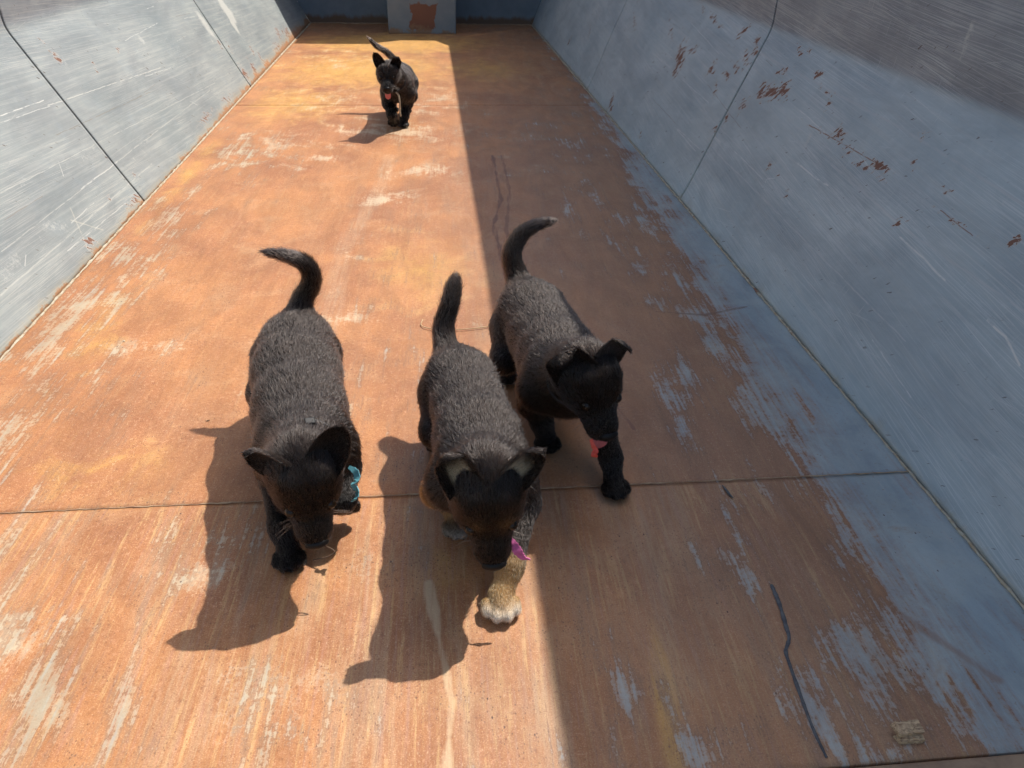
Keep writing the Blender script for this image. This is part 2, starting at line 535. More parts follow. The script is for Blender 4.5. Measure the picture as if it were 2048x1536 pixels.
# floor masks ---------------------------------------------------------
PAINT_BLOBS = [(-1.03, 2.96, .10, .22, 10, 0.75), (-0.93, 3.85, .14, .28, 20, 0.62), (-1.05, 2.53, .10, .22, 8, 0.78), (-1.07, 2.19, .11, .20, 6, 0.8),
               (-1.09, 1.93, .12, .18, 0, 0.75), (-0.93, 1.70, .10, .18, 20, 0.5), (-1.0, 1.45, .12, .2, 20, 0.55),
               (-0.43, 1.15, .08, .10, 15, 0.38), (-0.70, 1.02, .09, .16, 25, 0.40), (-0.62, 0.80, .06, .12, 20, 0.62), (-0.50, 0.78, .03, .08, 10, 0.5), (-0.9, 1.1, .1, .2, 20, 0.4),
               (0.60, 1.12, .05, .14, -20, 0.60), (0.56, 0.70, .05, .10, -15, 0.42), (0.44, 0.68, .04, .08, -10, 0.38), (0.66, 0.80, .07, .16, -15, 0.42),
               (0.34, 0.66, .05, .07, 0, 0.42), (0.60, 1.6, .06, .18, -15, 0.42), (0.72, 2.3, .08, .3, -5, 0.45), (0.65, 2.9, .1, .3, 0, 0.35),
               (0.0, 0.63, .05, .03, 0, 0.4), (0.26, 0.72, .04, .12, -8, 0.35), (0.7, 3.9, .2, .3, 0, .25), (-0.25, 0.68, .04, .10, 8, .45), (-0.12, 1.9, .04, .2, 0, .1)]
PALE_BLOBS = [(0.0, 3.52, .16, .12, 0, 1.1), (-0.22, 3.11, .17, .10, 25, 0.95), (-0.52, 3.72, .10, .10, 0, 1.2), (-0.60, 3.55, .06, .06, 0, .8), (-0.27, 2.05, .16, .06, 0, 0.8),
              (-0.34, 1.8, .05, .35, 4, 0.45), (-0.30, 2.6, .05, .4, -8, 0.3), (-0.22, 3.4, .05, .35, -4, 0.3), (-0.80, 3.9, .35, .45, 0, 0.6), (-0.2, 4.25, .45, .35, 0, 0.75),
              (-0.05, 4.9, .4, .5, 0, 0.5), (-0.55, 5.0, .4, .6, 0, 0.4), (-0.6, 6.4, .6, .6, 0, 0.35), (0.55, 4.1, .3, .35, 0, 0.35), (0.05, 2.0, .15, .03, 5, 0.5),
              (-0.45, 1.08, .10, .12, 15, 0.55), (-0.75, 0.95, .12, .25, 25, 0.6), (-0.30, 0.78, .10, .15, 10, 0.5), (-0.85, 1.9, .2, .05, 10, .4), (-0.5, 1.66, .12, .03, 10, .5),
              (-0.15, 1.02, .03, .12, 0, .3), (0.5, 3.6, .2, .3, 0, .25)]
OCHRE_BLOBS = [(-0.75, 1.38, .45, .20, 0, 0.42), (-0.3, 7.2, 1.2, 0.9, 0, 1.0), (-0.5, 6.0, 1.0, 1.2, 0, 0.85), (-0.8, 4.9, .6, 0.9, 0, .65), (0.33, 0.72, .035, .22, -8, 1.1), (-0.05, 2.4, .3, .6, 0, .5),
               (0.4, 6.0, .7, .9, 0, .6), (-0.95, 2.0, .12, .6, 5, .5), (0.0, 1.0, .12, .5, 0, .35), (-1.08, 3.6, .1, 1.5, 0, .5)]


def floor_masks(o, x, y):
    bx = np.interp(y, [0.6, 0.95, 1.25, 1.55, 2.1, 2.9, 4.1, 5.0, 8.4], [0.78, 0.75, 0.76, 0.78, 0.80, 0.85, 0.93, 0.99, 1.05])
    paint = np.clip((x - bx) / 0.24, -1.0, 0.80)
    paint = np.maximum(paint, blobs(x, y, [(a, b, c * 1.7, d * 1.7, e, g) for a, b, c, d, e, g in PAINT_BLOBS]) * np.where(x < 0.0, 0.60, 0.72) - 0.34)
    paint = np.where(x < -0.98, np.maximum(paint, -0.42), paint)
    float_attr(o.data, 'paint', paint)
    float_attr(o.data, 'pale', blobs(x, y, PALE_BLOBS))
    float_attr(o.data, 'ochre', blobs(x, y, OCHRE_BLOBS) * 1.35)
    float_attr(o.data, 'dust', np.clip((0.1 - x) / 0.3, 0, 1))
    float_attr(o.data, 'shade_tone', np.clip((x + 0.25) / 0.85, 0, 1) * np.clip((6.5 - y) / 3.0, 0.35, 1))  # shade tone painted in towards the right, weaker far off
    st = np.clip((1.26 - y) / 0.02, 0, 1) * 0.75 + 0.22 + 0.25 * np.clip((x - 0.45) / 0.3, 0, 1)
    float_attr(o.data, 'streak', np.clip(st, 0, 1))


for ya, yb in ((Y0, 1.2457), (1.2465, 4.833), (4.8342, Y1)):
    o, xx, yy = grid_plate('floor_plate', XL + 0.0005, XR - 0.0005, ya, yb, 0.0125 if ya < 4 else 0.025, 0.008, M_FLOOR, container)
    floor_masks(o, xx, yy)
nn = 300
tube('weld_bead', [(XL + .006 + (XR - XL - .012) * k / (nn - 1), 1.2461 + 0.0008 * math.sin(k * .9) + .0006 * math.sin(k * 2.3), 0.0014) for k in range(nn)],
     [max(.0008, 0.0011 + 0.0006 * math.sin(k * .37) * math.sin(k * .11) + .0004 * random.uniform(-1, 1)) for k in range(nn)], mat_simple('rusty_weld', (0.50, 0.36, 0.23), (0.30, 0.17, 0.10), 25, 0.8, 0.4), container, 6)
box('floor_crossbeam', (XL - .02, 1.19, -0.10), (XR + .02, 1.30, -0.0105), M_DARK, container)
box('floor_crossbeam', (XL - .02, 4.78, -0.10), (XR + .02, 4.89, -0.0105), M_DARK, container)
box('floor_crossbeam', (XL - .02, 8.30, -0.10), (XR + .02, 8.40, -0.0105), M_DARK, container)

# wall sheets ---------------------------------------------------------
CHIPS_R = [(3.89, .47, .10, .055, 20, 1.0), (3.845, .40, .07, .035, 30, 0.62), (3.78, .51, .09, .02, -15, .8), (3.447, .505, .025, .03, 0, .75), (3.46, .48, .012, .05, 0, .7), (3.43, .475, .05, .01, -20, .7),
           (2.79, .525, .09, .03, -12, 1.0), (2.73, .55, .06, .03, 20, 1.0), (2.87, .507, .05, .03, 30, .85), (2.96, .44, .035, .025, 30, .95), (2.97, .42, .02, .03, 0, .6), (2.80, .60, .07, .012, -20, .7),
           (2.56, .638, .028, .018, 0, .95), (2.2, .496, .26, .006, 0, .72), (2.0, .497, .08, .010, 0, .85), (1.61, .474, .09, .007, 2, .75), (3.90, .692, .05, .012, 20, .7), (3.70, .67, .09, .014, 10, .75), (3.6, .655, .04, .012, 0, .7),
           (3.31, .673, .045, .016, -30, .85), (3.35, .646, .03, .018, 0, .8), (2.70, .692, .03, .012, 0, .8), (2.76, .675, .05, .010, 20, .7), (4.645, .074, .05, .03, 40, .9), (4.58, .042, .03, .03, 0, .7),
           (3.12, .62, .05, .02, 0, .7), (3.16, .58, .05, .03, 30, .7), (3.2, .54, .04, .02, 30, .7), (3.25, .50, .05, .018, 0, .65), (3.15, .66, .02, .03, 0, .8), (3.3, .44, .05, .015, 40, .6),
           (2.53, .325, .015, .02, 45, .8), (2.45, .315, .012, .014, 45, .7), (2.336, .291, .012, .02, 45, .8), (1.779, .404, .012, .022, 45, .85), (1.429, .495, .012, .020, 30, .95),
           (3.90, .06, .04, .02, 0, .75), (2.4, .56, .01, .05, 0, .6), (2.25, .52, .04, .015, 0, .55), (1.9, .60, .02, .02, 0, .6), (2.45, .60, .05, .006, 0, .6), (3.05, .36, .02, .04, 0, .6), (3.09, .30, .02, .02, 0, .6),
           (1.86, .53, .02, .02, 0, .6), (1.7, .52, .03, .006, 0, .6), (2.05, .47, .12, .008, 0, .55), (4.9, .5, .1, .02, 20, .6), (5.0, .62, .06, .03, 0, .6), (5.9, .3, .08, .02, 30, .6), (6.4, .15, .06, .04, 60, .7), (4.2, .55, .08, .02, 20, .55)]
SMEAR_R = [(2.9, .42, .05, .03, 0, .55), (2.6, .2, .2, .03, 0, .35), (1.9, .3, .25, .04, 0, .3), (1.55, .35, .2, .03, 0, .35), (2.4, .46, .03, .05, 0, .5), (3.9, .25, .2, .03, 0, .4), (1.6, .55, .15, .03, 0, .4),
           (4.4, .1, .3, .05, 0, .5), (2.6, .95, .04, .16, 0, .55), (2.2, 1.0, .05, .2, 0, .6), (1.9, .85, .02, .15, 0, .6), (1.75, 1.0, .06, .12, 0, .75), (2.35, 1.05, .03, .1, 0, .5), (3.2, .9, .04, .2, 0, .4), (1.5, .9, .03, .12, 0, .5)]
CHIPS_L = [(3.303, .583, .02, .016, 0, 1.0), (3.309, .562, .018, .014, 0, 1.0), (3.30, .62, .01, .05, 10, .62), (3.861, .506, .05, .012, 20, .7), (3.55, .50, .04, .01, 60, .65), (5.40, .08, .07, .06, 60, .95), (5.66, .055, .07, .05, 60, .9),
           (5.9, .15, .05, .03, 60, .7), (6.07, .03, .15, .03, 0, .8), (6.0, .098, .05, .03, 60, .8), (6.6, .05, .2, .05, 0, .8), (6.9, .12, .1, .05, 0, .7), (5.45, .25, .05, .03, 60, .65), (5.3, .3, .03, .03, 0, .6), (7.2, .07, .2, .07, 0, .9),
           (2.61, .045, .03, .025, 0, .85), (2.57, .03, .02, .02, 0, .7), (2.9, .1, .02, .01, 30, .6), (3.2, .1, .012, .012, 0, .7), (4.3, .06, .2, .02, 0, .55), (4.8, .05, .15, .03, 0, .6), (3.05, .03, .08, .02, 0, .6)]
SMEAR_L = [(5.9, .45, .12, .18, 20, 1.5), (5.85, .33, .07, .08, 0, 1.3), (5.28, .42, .08, .16, 10, 1.2), (5.2, .33, .05, .05, 0, .6), (2.55, .1, .05, .10, 10, .5), (3.35, .55, .1, .08, 0, .5), (3.0, .25, .4, .03, 3, .45), (3.4, .15, .5, .03, 3, .45),
           (2.3, .15, .4, .04, 4, .5), (4.2, .5, .05, .06, 0, .5), (4.6, .3, .3, .03, 3, .35), (2.5, .3, .2, .03, 3, .35), (3.7, .40, .2, .02, 3, .4)]


def wall_sheet(y0, y1, side):
    foot, bend = ((XL, 0.0), BL_) if side == 'L' else ((XR, 0.0), BR_)
    topx = bend[0] + (0.0 if side == 'L' else 0.006)
    foot = np.array(foot); bend = np.array(bend); top = np.array((topx, TOP))
    L1 = np.linalg.norm(bend - foot); L2 = np.linalg.norm(top - bend)
    stp = 0.0125 if y0 < 5 else 0.025
    s = np.concatenate([np.linspace(0, L1 - 0.03, int(L1 / stp)), np.linspace(L1 - 0.02, L1 + 0.03, 6), np.linspace(L1 + 0.06, L1 + L2, int(L2 / 0.035))])
    d1, d2 = (bend - foot) / L1, (top - bend) / L2
    pos = []
    for v in s:                                            # rounded bend
        a = foot + d1 * min(v, L1) + d2 * max(v - L1, 0)
        k = max(0.0, 1 - abs(v - L1) / 0.03)
        a = a + (d2 - d1) * (0.0075 * k * k)
        pos.append(a)
    pos = np.array(pos)
    ys = np.linspace(y0, y1, int((y1 - y0) / stp) + 1)
    S, Y = np.meshgrid(s, ys, indexing='ij')
    nrm = np.array([d1[1], -d1[0]]) if side == 'L' else np.array([-d1[1], d1[0]])
    dent = 0.0022 * np.sin(Y * 2.9 + S * 3 + (0 if side == 'L' else 2)) * np.sin(S * 6.0 + 0.7) + 0.0012 * np.sin(Y * 9.0 + 1.0) * np.sin(S * 13.0)
    dent = dent * np.clip(S / 0.06, 0, 1)
    X = pos[:, 0][:, None] + nrm[0] * dent
    Z = pos[:, 1][:, None] + nrm[1] * dent
    ns, ny = S.shape
    V = np.stack([X, Y, Z], -1).reshape(-1, 3)
    out = -np.array([nrm[0], 0, nrm[1]]) * 0.010
    V = np.vstack([V, V + out])
    idx = np.arange(ns * ny).reshape(ns, ny)
    b = ns * ny
    F = np.stack([idx[:-1, :-1], idx[:-1, 1:], idx[1:, 1:], idx[1:, :-1]], -1).reshape(-1, 4)
    if side == 'L':
        F = F[:, ::-1]
    B = F[:, ::-1] + b
    rim = np.concatenate([idx[:, 0], idx[-1, 1:], idx[-2::-1, -1], idx[0, -2:0:-1]])
    k = len(rim)
    nxt = np.roll(rim, -1)
    Q = np.stack([rim, rim + b, nxt + b, nxt], -1)
    if side == 'R':
        Q = Q[:, ::-1]
    o = mesh_obj('wall_sheet', V, np.vstack([F, B, Q]).tolist(), M_WALL_L if side == 'L' else M_WALL_R, container)
    o.data.polygons.foreach_set('use_smooth', [True] * (2 * len(F)) + [False] * k)
    sv = np.concatenate([S.ravel(), S.ravel()]); yv = np.concatenate([Y.ravel(), Y.ravel()])
    uv = o.data.uv_layers.new(name='sheet')
    li = np.empty(len(o.data.loops), dtype=np.int32)
    o.data.loops.foreach_get('vertex_index', li)
    uv.data.foreach_set('uv', np.stack([yv[li], sv[li]], -1).ravel().astype(np.float32))
    float_attr(o.data, 'chip', blobs(yv, sv, [(a, b, c * 1.25 + .004, d * 1.3 + .003, e, g * .85) for a, b, c, d, e, g in (CHIPS_L if side == 'L' else CHIPS_R)]))
    float_attr(o.data, 'smear', blobs(yv, sv, SMEAR_L if side == 'L' else SMEAR_R))
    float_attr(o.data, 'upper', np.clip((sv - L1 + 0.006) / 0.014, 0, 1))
    far = np.clip((yv - 3.5) / 4.0, 0, 1)
    base = np.clip(1 - sv / (0.05 + 0.10 * far), 0, 1) * (0.85 + 0.25 * far)
    if side == 'R':
        base = np.clip(1 - sv / 0.045, 0, 1) * 0.62 + 0.12 * far * np.clip(1 - sv / .15, 0, 1)
    float_attr(o.data, 'low', base)
    return o


GAP = 0.006
for side in 'LR':
    seams = [3.12, 5.35] if side == 'L' else [3.075, 5.28]
    cuts = [Y0] + seams + [Y1]
    for i in range(3):
        wall_sheet(cuts[i] + (GAP if i else 0), cuts[i + 1] - (GAP if i < 2 else 0), side)
    sg = -1 if side == 'L' else 1
    bend = BL_ if side == 'L' else BR_
    fx = XL if side == 'L' else XR
    for ys in seams + [0.66, 8.3]:                         # upright stiffeners behind the joints
        v = []
        for (x, z) in ((fx, -0.08), (bend[0], bend[1]), (bend[0] + 0.008 * (sg > 0), TOP - 0.001)):
            for dx in (0.014, 0.085):
                for dy in (-0.035, 0.035):
                    v.append((x + sg * dx, ys + dy, z))
        f = []
        for k in (0, 4):
            f += [(k, k + 1, k + 5, k + 4), (k + 3, k + 2, k + 6, k + 7), (k + 2, k, k + 4, k + 6), (k + 1, k + 3, k + 7, k + 5)]
        f += [(0, 2, 3, 1), (8, 9, 11, 10)]
        mesh_obj('stiffener', v, f, M_DARK, container)
    # weld bead along the floor joint
    n = 420
    ry = np.linspace(Y0, Y1 - 0.004, n)
    rr = np.interp(ry, [0.6, 8.4], [0.0030, 0.0070]) * (1 + 0.28 * rng.standard_normal(n).clip(-1.3, 1.3))
    tube('weld_bead', [(fx - sg * 0.003 + 0.0012 * math.sin(k * 1.7), ry[k], 0.0005) for k in range(n)], rr, M_WELD, container, 7)
    # top rail
    ri, ro = (bend[0] - sg * 0.055 + (0.006 if sg > 0 else 0), bend[0] + sg * 0.09)
    box('top_rail', (min(ri, ro), Y0, TOP + 0.001), (max(ri, ro), Y1 + 0.08, TOP + 0.06), M_RAIL, container, 0.006)

# bulkhead at the far end, ram housing, rails, gusset
def mat_bulkhead():
    M = Mat('dark_blue_paint')
    O = M.coord('Object')
    n = M.noise(O, 5.0, 6, 0.6)
    c = M.mix(M.step(n, 0.35, 0.7), (0.13, 0.175, 0.21), (0.17, 0.215, 0.25))
    sep = M.new('ShaderNodeSeparateXYZ'); M.put(sep.inputs[0], O)
    lowr = M.add(M.math('SUBTRACT', 0.09, sep.outputs[2]), M.mul(M.math('SUBTRACT', M.noise(M.mapping(O, (1, 1, .3)), 14.0, 6, 0.65), 0.5), 0.12))
    c = M.mix(M.step(lowr, 0.0, 0.05), c, (0.13, 0.085, 0.055))
    return M.finish(c, 0.5, M.bump(n, 0.1), 0.35)


def mat_housing():
    M = Mat('worn_housing_paint')
    O = M.coord('Object')
    n = M.noise(O, 6.0, 6, 0.6)
    c = M.mix(M.step(n, 0.35, 0.7), (0.17, 0.215, 0.245), (0.215, 0.255, 0.275))
    sep = M.new('ShaderNodeSeparateXYZ'); M.put(sep.inputs[0], O)
    px = M.vmath('SUBTRACT', O, (-0.05, 0, 0.14))
    px = M.vmath('MULTIPLY', px, (5.2, 0, 6.2))
    sp2 = M.new('ShaderNodeSeparateXYZ'); M.put(sp2.inputs[0], px)
    d = M.math('SUBTRACT', 0.75, M.math('MAXIMUM', M.math('ABSOLUTE', sp2.outputs[0]), M.math('ABSOLUTE', sp2.outputs[2])))
    nz = M.math('SUBTRACT', M.noise(O, 7.0, 6, 0.68), 0.5)
    rust = M.step(M.add(d, M.mul(nz, 1.3)), 0.10, 0.16)
    c = M.mix(rust, c, M.mix(n, (0.23, 0.10, 0.06), (0.17, 0.075, 0.05)))
    lowr = M.add(M.math('SUBTRACT', 0.05, sep.outputs[2]), M.mul(nz, 0.35))
    c = M.mix(M.mul(M.step(lowr, 0.0, 0.05), 0.9), c, (0.26, 0.16, 0.09))
    return M.finish(c, 0.5, M.bump(n, 0.1), 0.35)


M_BULK = mat_bulkhead()
v = [(XL, Y1, 0), (XR, Y1, 0), (BR_[0], Y1, BR_[1]), (BR_[0], Y1, TOP), (BL_[0], Y1, TOP), (BL_[0], Y1, BL_[1])]
v = v + [(a, b + 0.012, c) for a, b, c in v]
f = [(5, 4, 3, 2, 1, 0), (6, 7, 8, 9, 10, 11)] + [(i, (i + 1) % 6, (i + 1) % 6 + 6, i + 6) for i in range(6)]
mesh_obj('bulkhead', [(a, b + 0.002, c) for a, b, c in v], f, M_BULK, container)
box('ram_housing', (-0.372, 7.745, -0.004), (0.245, 8.395, 1.55), mat_housing(), container, 0.008)
box('top_rail', (BL_[0] - 0.02, 8.235, TOP + 0.003), (BR_[0] - 0.05, 8.48, TOP + 0.058), M_RAIL, container, 0.006)
g = [(1.235, 8.23, 0), (1.235, 7.98, 0), (1.13, 8.23, 0)]
mesh_obj('corner_gusset', [(a, b, TOP + 0.04) for a, b, c in g] + [(a, b, TOP + 0.05) for a, b, c in g], [(0, 1, 2), (5, 4, 3), (0, 3, 4, 1), (1, 4, 5, 2), (2, 5, 3, 0)], M_RAIL, container)
tube('weld_bead', [(XL + 0.01 + (XR - XL - 0.02) * k / 80, Y1 - 0.002, 0.003) for k in range(81)], [0.006 * (1 + 0.3 * random.uniform(-1, 1)) for _ in range(81)], M_SILL, container, 7)
# sill bar of the open end
box('end_sill', (XL - 0.03, 0.535, -0.12), (XR + 0.05, 0.5988, -0.0008), M_SILL, container, 0.006)

for sg, bx_ in ((-1, BL_[0]), (1, BR_[0])):  # unseen doors, added so the ground before the open end is shaded
    a, b = bx_ + sg * 0.03, bx_ + sg * 0.07
    box('added_shade_door', (min(a, b), -0.75, -0.06), (max(a, b), 0.56, TOP + 0.03), M_RAIL, container, 0.006)
# dark tar streak on the floor
def ribbon_strip(name, pts, widths, z, mat, parent, thick=0.0015):
    pts = [np.array(p[:2], float) for p in pts]
    V, F = [], []
    n = len(pts)
    for i, p in enumerate(pts):
        t = pts[min(i + 1, n - 1)] - pts[max(i - 1, 0)]
        t /= np.linalg.norm(t)
        nn = np.array([-t[1], t[0]])
        w = widths[i]
        V += [(*(p - nn * w), z), (*(p - nn * w * 0.5), z + thick), (*(p + nn * w * 0.5), z + thick), (*(p + nn * w), z)]
    for i in range(n - 1):
        for k in range(3):
            a = i * 4 + k
            F.append((a, a + 1, a + 5, a + 4))
    return mesh_obj(name, V, F, mat, parent, True)


tp = smooth_path([(0.588, 0.945, 0), (0.585, 0.90, 0), (0.577, 0.85, 0), (0.572, 0.825, 0), (0.556, 0.800, 0), (0.552, 0.775, 0), (0.546, 0.72, 0), (0.541, 0.66, 0), (0.541, 0.612, 0)], 6)
ribbon_strip('tar_streak', tp, [max(0.0008, 0.0044 * math.sin(math.pi * min(1, (i + 2) / 12)) ** 0.5 * (0.75 + 0.35 * random.random()) if i < 9 else 0.0042 * (0.75 + 0.4 * random.random()) * (1 - 0.4 * i / len(tp))) for i in range(len(tp))], 0.0022, M_TAR, container)
tp = smooth_path([(0.590, 1.228, 0), (0.594, 1.213, 0), (0.596, 1.198, 0), (0.600, 1.185, 0)], 5)
ribbon_strip('tar_streak', tp, [0.0008 + 0.0022 * math.sin(math.pi * i / (len(tp) - 1)) for i in range(len(tp))], 0.0022, M_TAR, container)

# ------------------------------------------------------------------ ground outside
def mat_ground():
    M = Mat('gravel_ground')
    O = M.coord('Object')
    a = M.voronoi(O, 38.0)
    n = M.noise(O, 7.0, 6, 0.6)
    c = M.mix(n, (0.16, 0.135, 0.11), (0.26, 0.23, 0.19))
    c = M.mix(M.step(a, 0.1, 0.6), (0.32, 0.29, 0.25), c)
    return M.finish(c, 0.9, M.bump(a, 0.6, 0.01), 0.2)


M_GROUND = mat_ground()
g = 1500.0
tag(mesh_obj('ground', [(-g, -g, -0.24), (g, -g, -0.24), (g, g, -0.24), (-g, g, -0.24)], [(0, 1, 2, 3)], M_GROUND), kind='structure')
#PUPPIES
# ------------------------------------------------------------------ puppies
V3 = lambda *a: np.array(a, float)


def unit(v):
    v = np.asarray(v, float)
    return v / max(np.linalg.norm(v), 1e-9)


BLACK = (0.0175, 0.0122, 0.0098)  # black coat, lightened to put the sunlit sheen of the backs into it
BROWN = (0.0085, 0.0050, 0.0036)  # brown head tint, darkened towards the tone of heads in shade
DARK = (0.0062, 0.0045, 0.0038)  # muzzle and leg fur, shade deepened by colour
TAN = (0.40, 0.225, 0.085)
WHITE = (0.68, 0.62, 0.52)
CREAM = (0.40, 0.33, 0.22)


class Prim:
    """tapered capsule with a squash, carrying fur flow, fur length and colour"""
    def __init__(s, a, ra, b, rb, k=0.02, flow=None, hair=0.012, col=BLACK, dens=1.0):
        s.a, s.b, s.ra, s.rb, s.k = np.array(a, float), np.array(b, float), ra, rb, k
        d = s.b - s.a
        s.flow = unit(flow) if flow is not None else unit(d)
        s.hair, s.col, s.dens = hair, col, dens

    def dist(s, p):
        ba = s.b - s.a
        L = max(ba @ ba, 1e-12)
        t = np.clip(((p - s.a) @ ba) / L, 0, 1)
        return np.linalg.norm(p - s.a - t[:, None] * ba, axis=1) - (s.ra + (s.rb - s.ra) * t)


class Ell:
    def __init__(s, c, r, axes, k=0.02, flow=(0, 1, 0), hair=0.008, col=BLACK, dens=1.0):
        s.c, s.r, s.A, s.k = np.array(c, float), np.array(r, float), np.array(axes, float), k
        s.flow, s.hair, s.col, s.dens = unit(flow), hair, col, dens

    def dist(s, p):
        q = (p - s.c) @ s.A.T
        k0 = np.linalg.norm(q / s.r, axis=1)
        k1 = np.linalg.norm(q / (s.r * s.r), axis=1)
        return k0 * (k0 - 1.0) / np.maximum(k1, 1e-6)


def sdf(prims, p):
    d = None
    for q in prims:
        e = q.dist(p)
        if d is None:
            d = e
        else:
            h = np.maximum(q.k - np.abs(d - e), 0) / q.k
            d = np.minimum(d, e) - h * h * q.k * 0.25
    return d


def surface_nets(F, org, h):
    ins = F < 0
    c = [(i, j, k) for i in (0, 1) for j in (0, 1) for k in (0, 1)]
    nx, ny, nz = (n - 1 for n in F.shape)
    sub = lambda A, o: A[o[0]:o[0] + nx, o[1]:o[1] + ny, o[2]:o[2] + nz]
    cnt = sum(sub(ins, o).astype(np.int8) for o in c)
    act = (cnt > 0) & (cnt < 8)
    I = np.argwhere(act)
    acc = np.zeros((len(I), 3)); num = np.zeros(len(I))
    for a in c:
        for ax in range(3):
            if a[ax]:
                continue
            b = list(a); b[ax] = 1
            fa = F[I[:, 0] + a[0], I[:, 1] + a[1], I[:, 2] + a[2]]
            fb = F[I[:, 0] + b[0], I[:, 1] + b[1], I[:, 2] + b[2]]
            x = (fa < 0) != (fb < 0)
            t = np.where(x, fa / np.where(x, fa - fb, 1), 0)
            p = np.tile(np.array(a, float), (len(I), 1)); p[:, ax] = t
            acc += p * x[:, None]; num += x
    V = org + (I + acc / num[:, None]) * h
    idx = np.full((nx, ny, nz), -1); idx[tuple(I.T)] = np.arange(len(I))
    Q = []
    for ax in range(3):
        o1, o2 = (ax + 1) % 3, (ax + 2) % 3
        sl = [slice(1, None)] * 3; sl[ax] = slice(0, -1)
        A = ins[tuple(slice(0, -1) if q == ax else slice(1, -1) for q in range(3))]
        B = ins[tuple(slice(1, None) if q == ax else slice(1, -1) for q in range(3))]
        E = np.argwhere(A != B)
        flip = A[tuple(E.T)]
        base = E.copy(); base[:, o1] += 1; base[:, o2] += 1
        def cell(d1, d2):
            cc = base.copy(); cc[:, o1] += d1; cc[:, o2] += d2
            return idx[cc[:, 0], cc[:, 1], cc[:, 2]]
        q = np.stack([cell(-1, -1), cell(0, -1), cell(0, 0), cell(-1, 0)], -1)
        q[~flip] = q[~flip][:, ::-1]
        Q.append(q)
    return V, np.vstack(Q)


def ear_mesh(base, axis, opening, L, W, fold_at, fold, cup, nv=14, nu=11):
    """cupped triangular ear; returns verts, faces, flow, is_inner"""
    axis = unit(axis); opening = unit(np.asarray(opening) - axis * (np.asarray(opening) @ axis)); acr = np.cross(axis, opening)
    rows_o, rows_i = [], []
    for i in range(nv):
        v = i / (nv - 1)
        w = W * (1 - v ** 2.4) ** 0.60 * (1 - 0.10 * v) + 0.0012
        s = v * L - 0.012
        if s <= fold_at * L:
            cpos = axis * s; d = axis; o = opening
        else:
            ex = s - fold_at * L
            span = 0.14 * L
            # bend gradually
            steps = 8; pos = axis * fold_at * L; d = axis; o = opening
            for kk in range(steps):
                sl = ex / steps
                an = fold * min(1.0, (kk + 0.5) * sl / span)
                d = axis * math.cos(an) + opening * math.sin(an)
                o = opening * math.cos(an) - axis * math.sin(an)
                pos = pos + d * sl
            cpos = pos
        ro, ri = [], []
        for j in range(nu):
            u = -1 + 2 * j / (nu - 1)
            curl = cup * (abs(u) ** 1.7) * (1.25 - 0.85 * v) - 0.35 * cup * (1 - v)
            p = np.asarray(base) + cpos + acr * (u * w * (1 - 0.25 * abs(u) * (1 - v) * (cup > 0.01))) + o * curl
            th = 0.0040 * (1 - 0.65 * abs(u) ** 3) * (1 - 0.45 * v)
            ro.append(p - o * th); ri.append(p + o * th * 0.4)
        rows_o.append(ro); rows_i.append(ri)
    V = np.array(rows_o + rows_i).reshape(-1, 3)
    n = nv * nu
    F = []
    for i in range(nv - 1):
        for j in range(nu - 1):
            a = i * nu + j
            F.append((a, a + nu, a + nu + 1, a + 1))
            F.append((n + a, n + a + 1, n + a + nu + 1, n + a + nu))
    for i in range(nv - 1):
        a = i * nu; F.append((a, n + a, n + a + nu, a + nu))
        a = i * nu + nu - 1; F.append((a, a + nu, n + a + nu, n + a))
    for j in range(nu - 1):
        a = (nv - 1) * nu + j; F.append((a, n + a, n + a + 1, a + 1))
    F = np.array(F)
    # make the outside point away from the opening
    q = F[0]; nn = np.cross(V[q[1]] - V[q[0]], V[q[2]] - V[q[0]])
    if nn @ opening > 0:
        F = F[:, ::-1]
    inner = np.concatenate([np.zeros(n), np.ones(n)])
    edge = np.tile(np.abs(np.linspace(-1, 1, nu)), nv)
    edge = np.maximum(edge, np.repeat(np.linspace(0, 1, nv), nu))
    return V, F, axis, inner, np.concatenate([edge, edge])


def mat_fur():
    M = Mat('puppy_fur')
    M.t.nodes.remove(M.bsdf)
    hair = M.new('ShaderNodeBsdfHairPrincipled')
    hair.model = 'CHIANG'
    hair.parametrization = 'COLOR'
    M.put(hair.inputs['Color'], M.attr('tint', False))
    hair.inputs['Roughness'].default_value = 0.27
    hair.inputs['Coat'].default_value = 0.15
    hair.inputs['Radial Roughness'].default_value = 0.5
    hair.inputs['Random Roughness'].default_value = 0.2
    M.t.links.new(hair.outputs[0], M.out.inputs['Surface'])
    return M.m


def mat_skin():
    M = Mat('puppy_skin')
    return M.finish(M.attr('tint', False), 0.75, None, 0.15)


M_FUR, M_SKIN = mat_fur(), mat_skin()
def mat_plain(name, col, rough, spec=0.5, coat=0.0):
    M = Mat(name)
    O = M.coord('Object')
    n = M.noise(O, 300.0, 3, 0.6)
    c = M.mix(M.step(n, 0.3, 0.7), col, tuple(x * 0.75 for x in col))
    M.bsdf.inputs['Coat Weight'].default_value = coat
    return M.finish(c, rough, M.bump(n, 0.15, 0.0006), spec)
M_NOSE = mat_plain('wet_nose', (0.008, 0.0075, 0.0075), 0.42, 0.22)
M_EYE = mat_plain('dark_eye', (0.014, 0.008, 0.005), 0.07, 0.28, 0.0)
M_CLAW = mat_plain('claw_horn', (0.035, 0.03, 0.028), 0.35)
M_TONGUE = mat_plain('tongue', (0.62, 0.17, 0.19), 0.35)
M_COLLAR = mat_plain('dark_collar', (0.02, 0.02, 0.022), 0.5)
M_CLASP = mat_plain('clasp_plastic', (0.012, 0.012, 0.012), 0.5, 0.3)


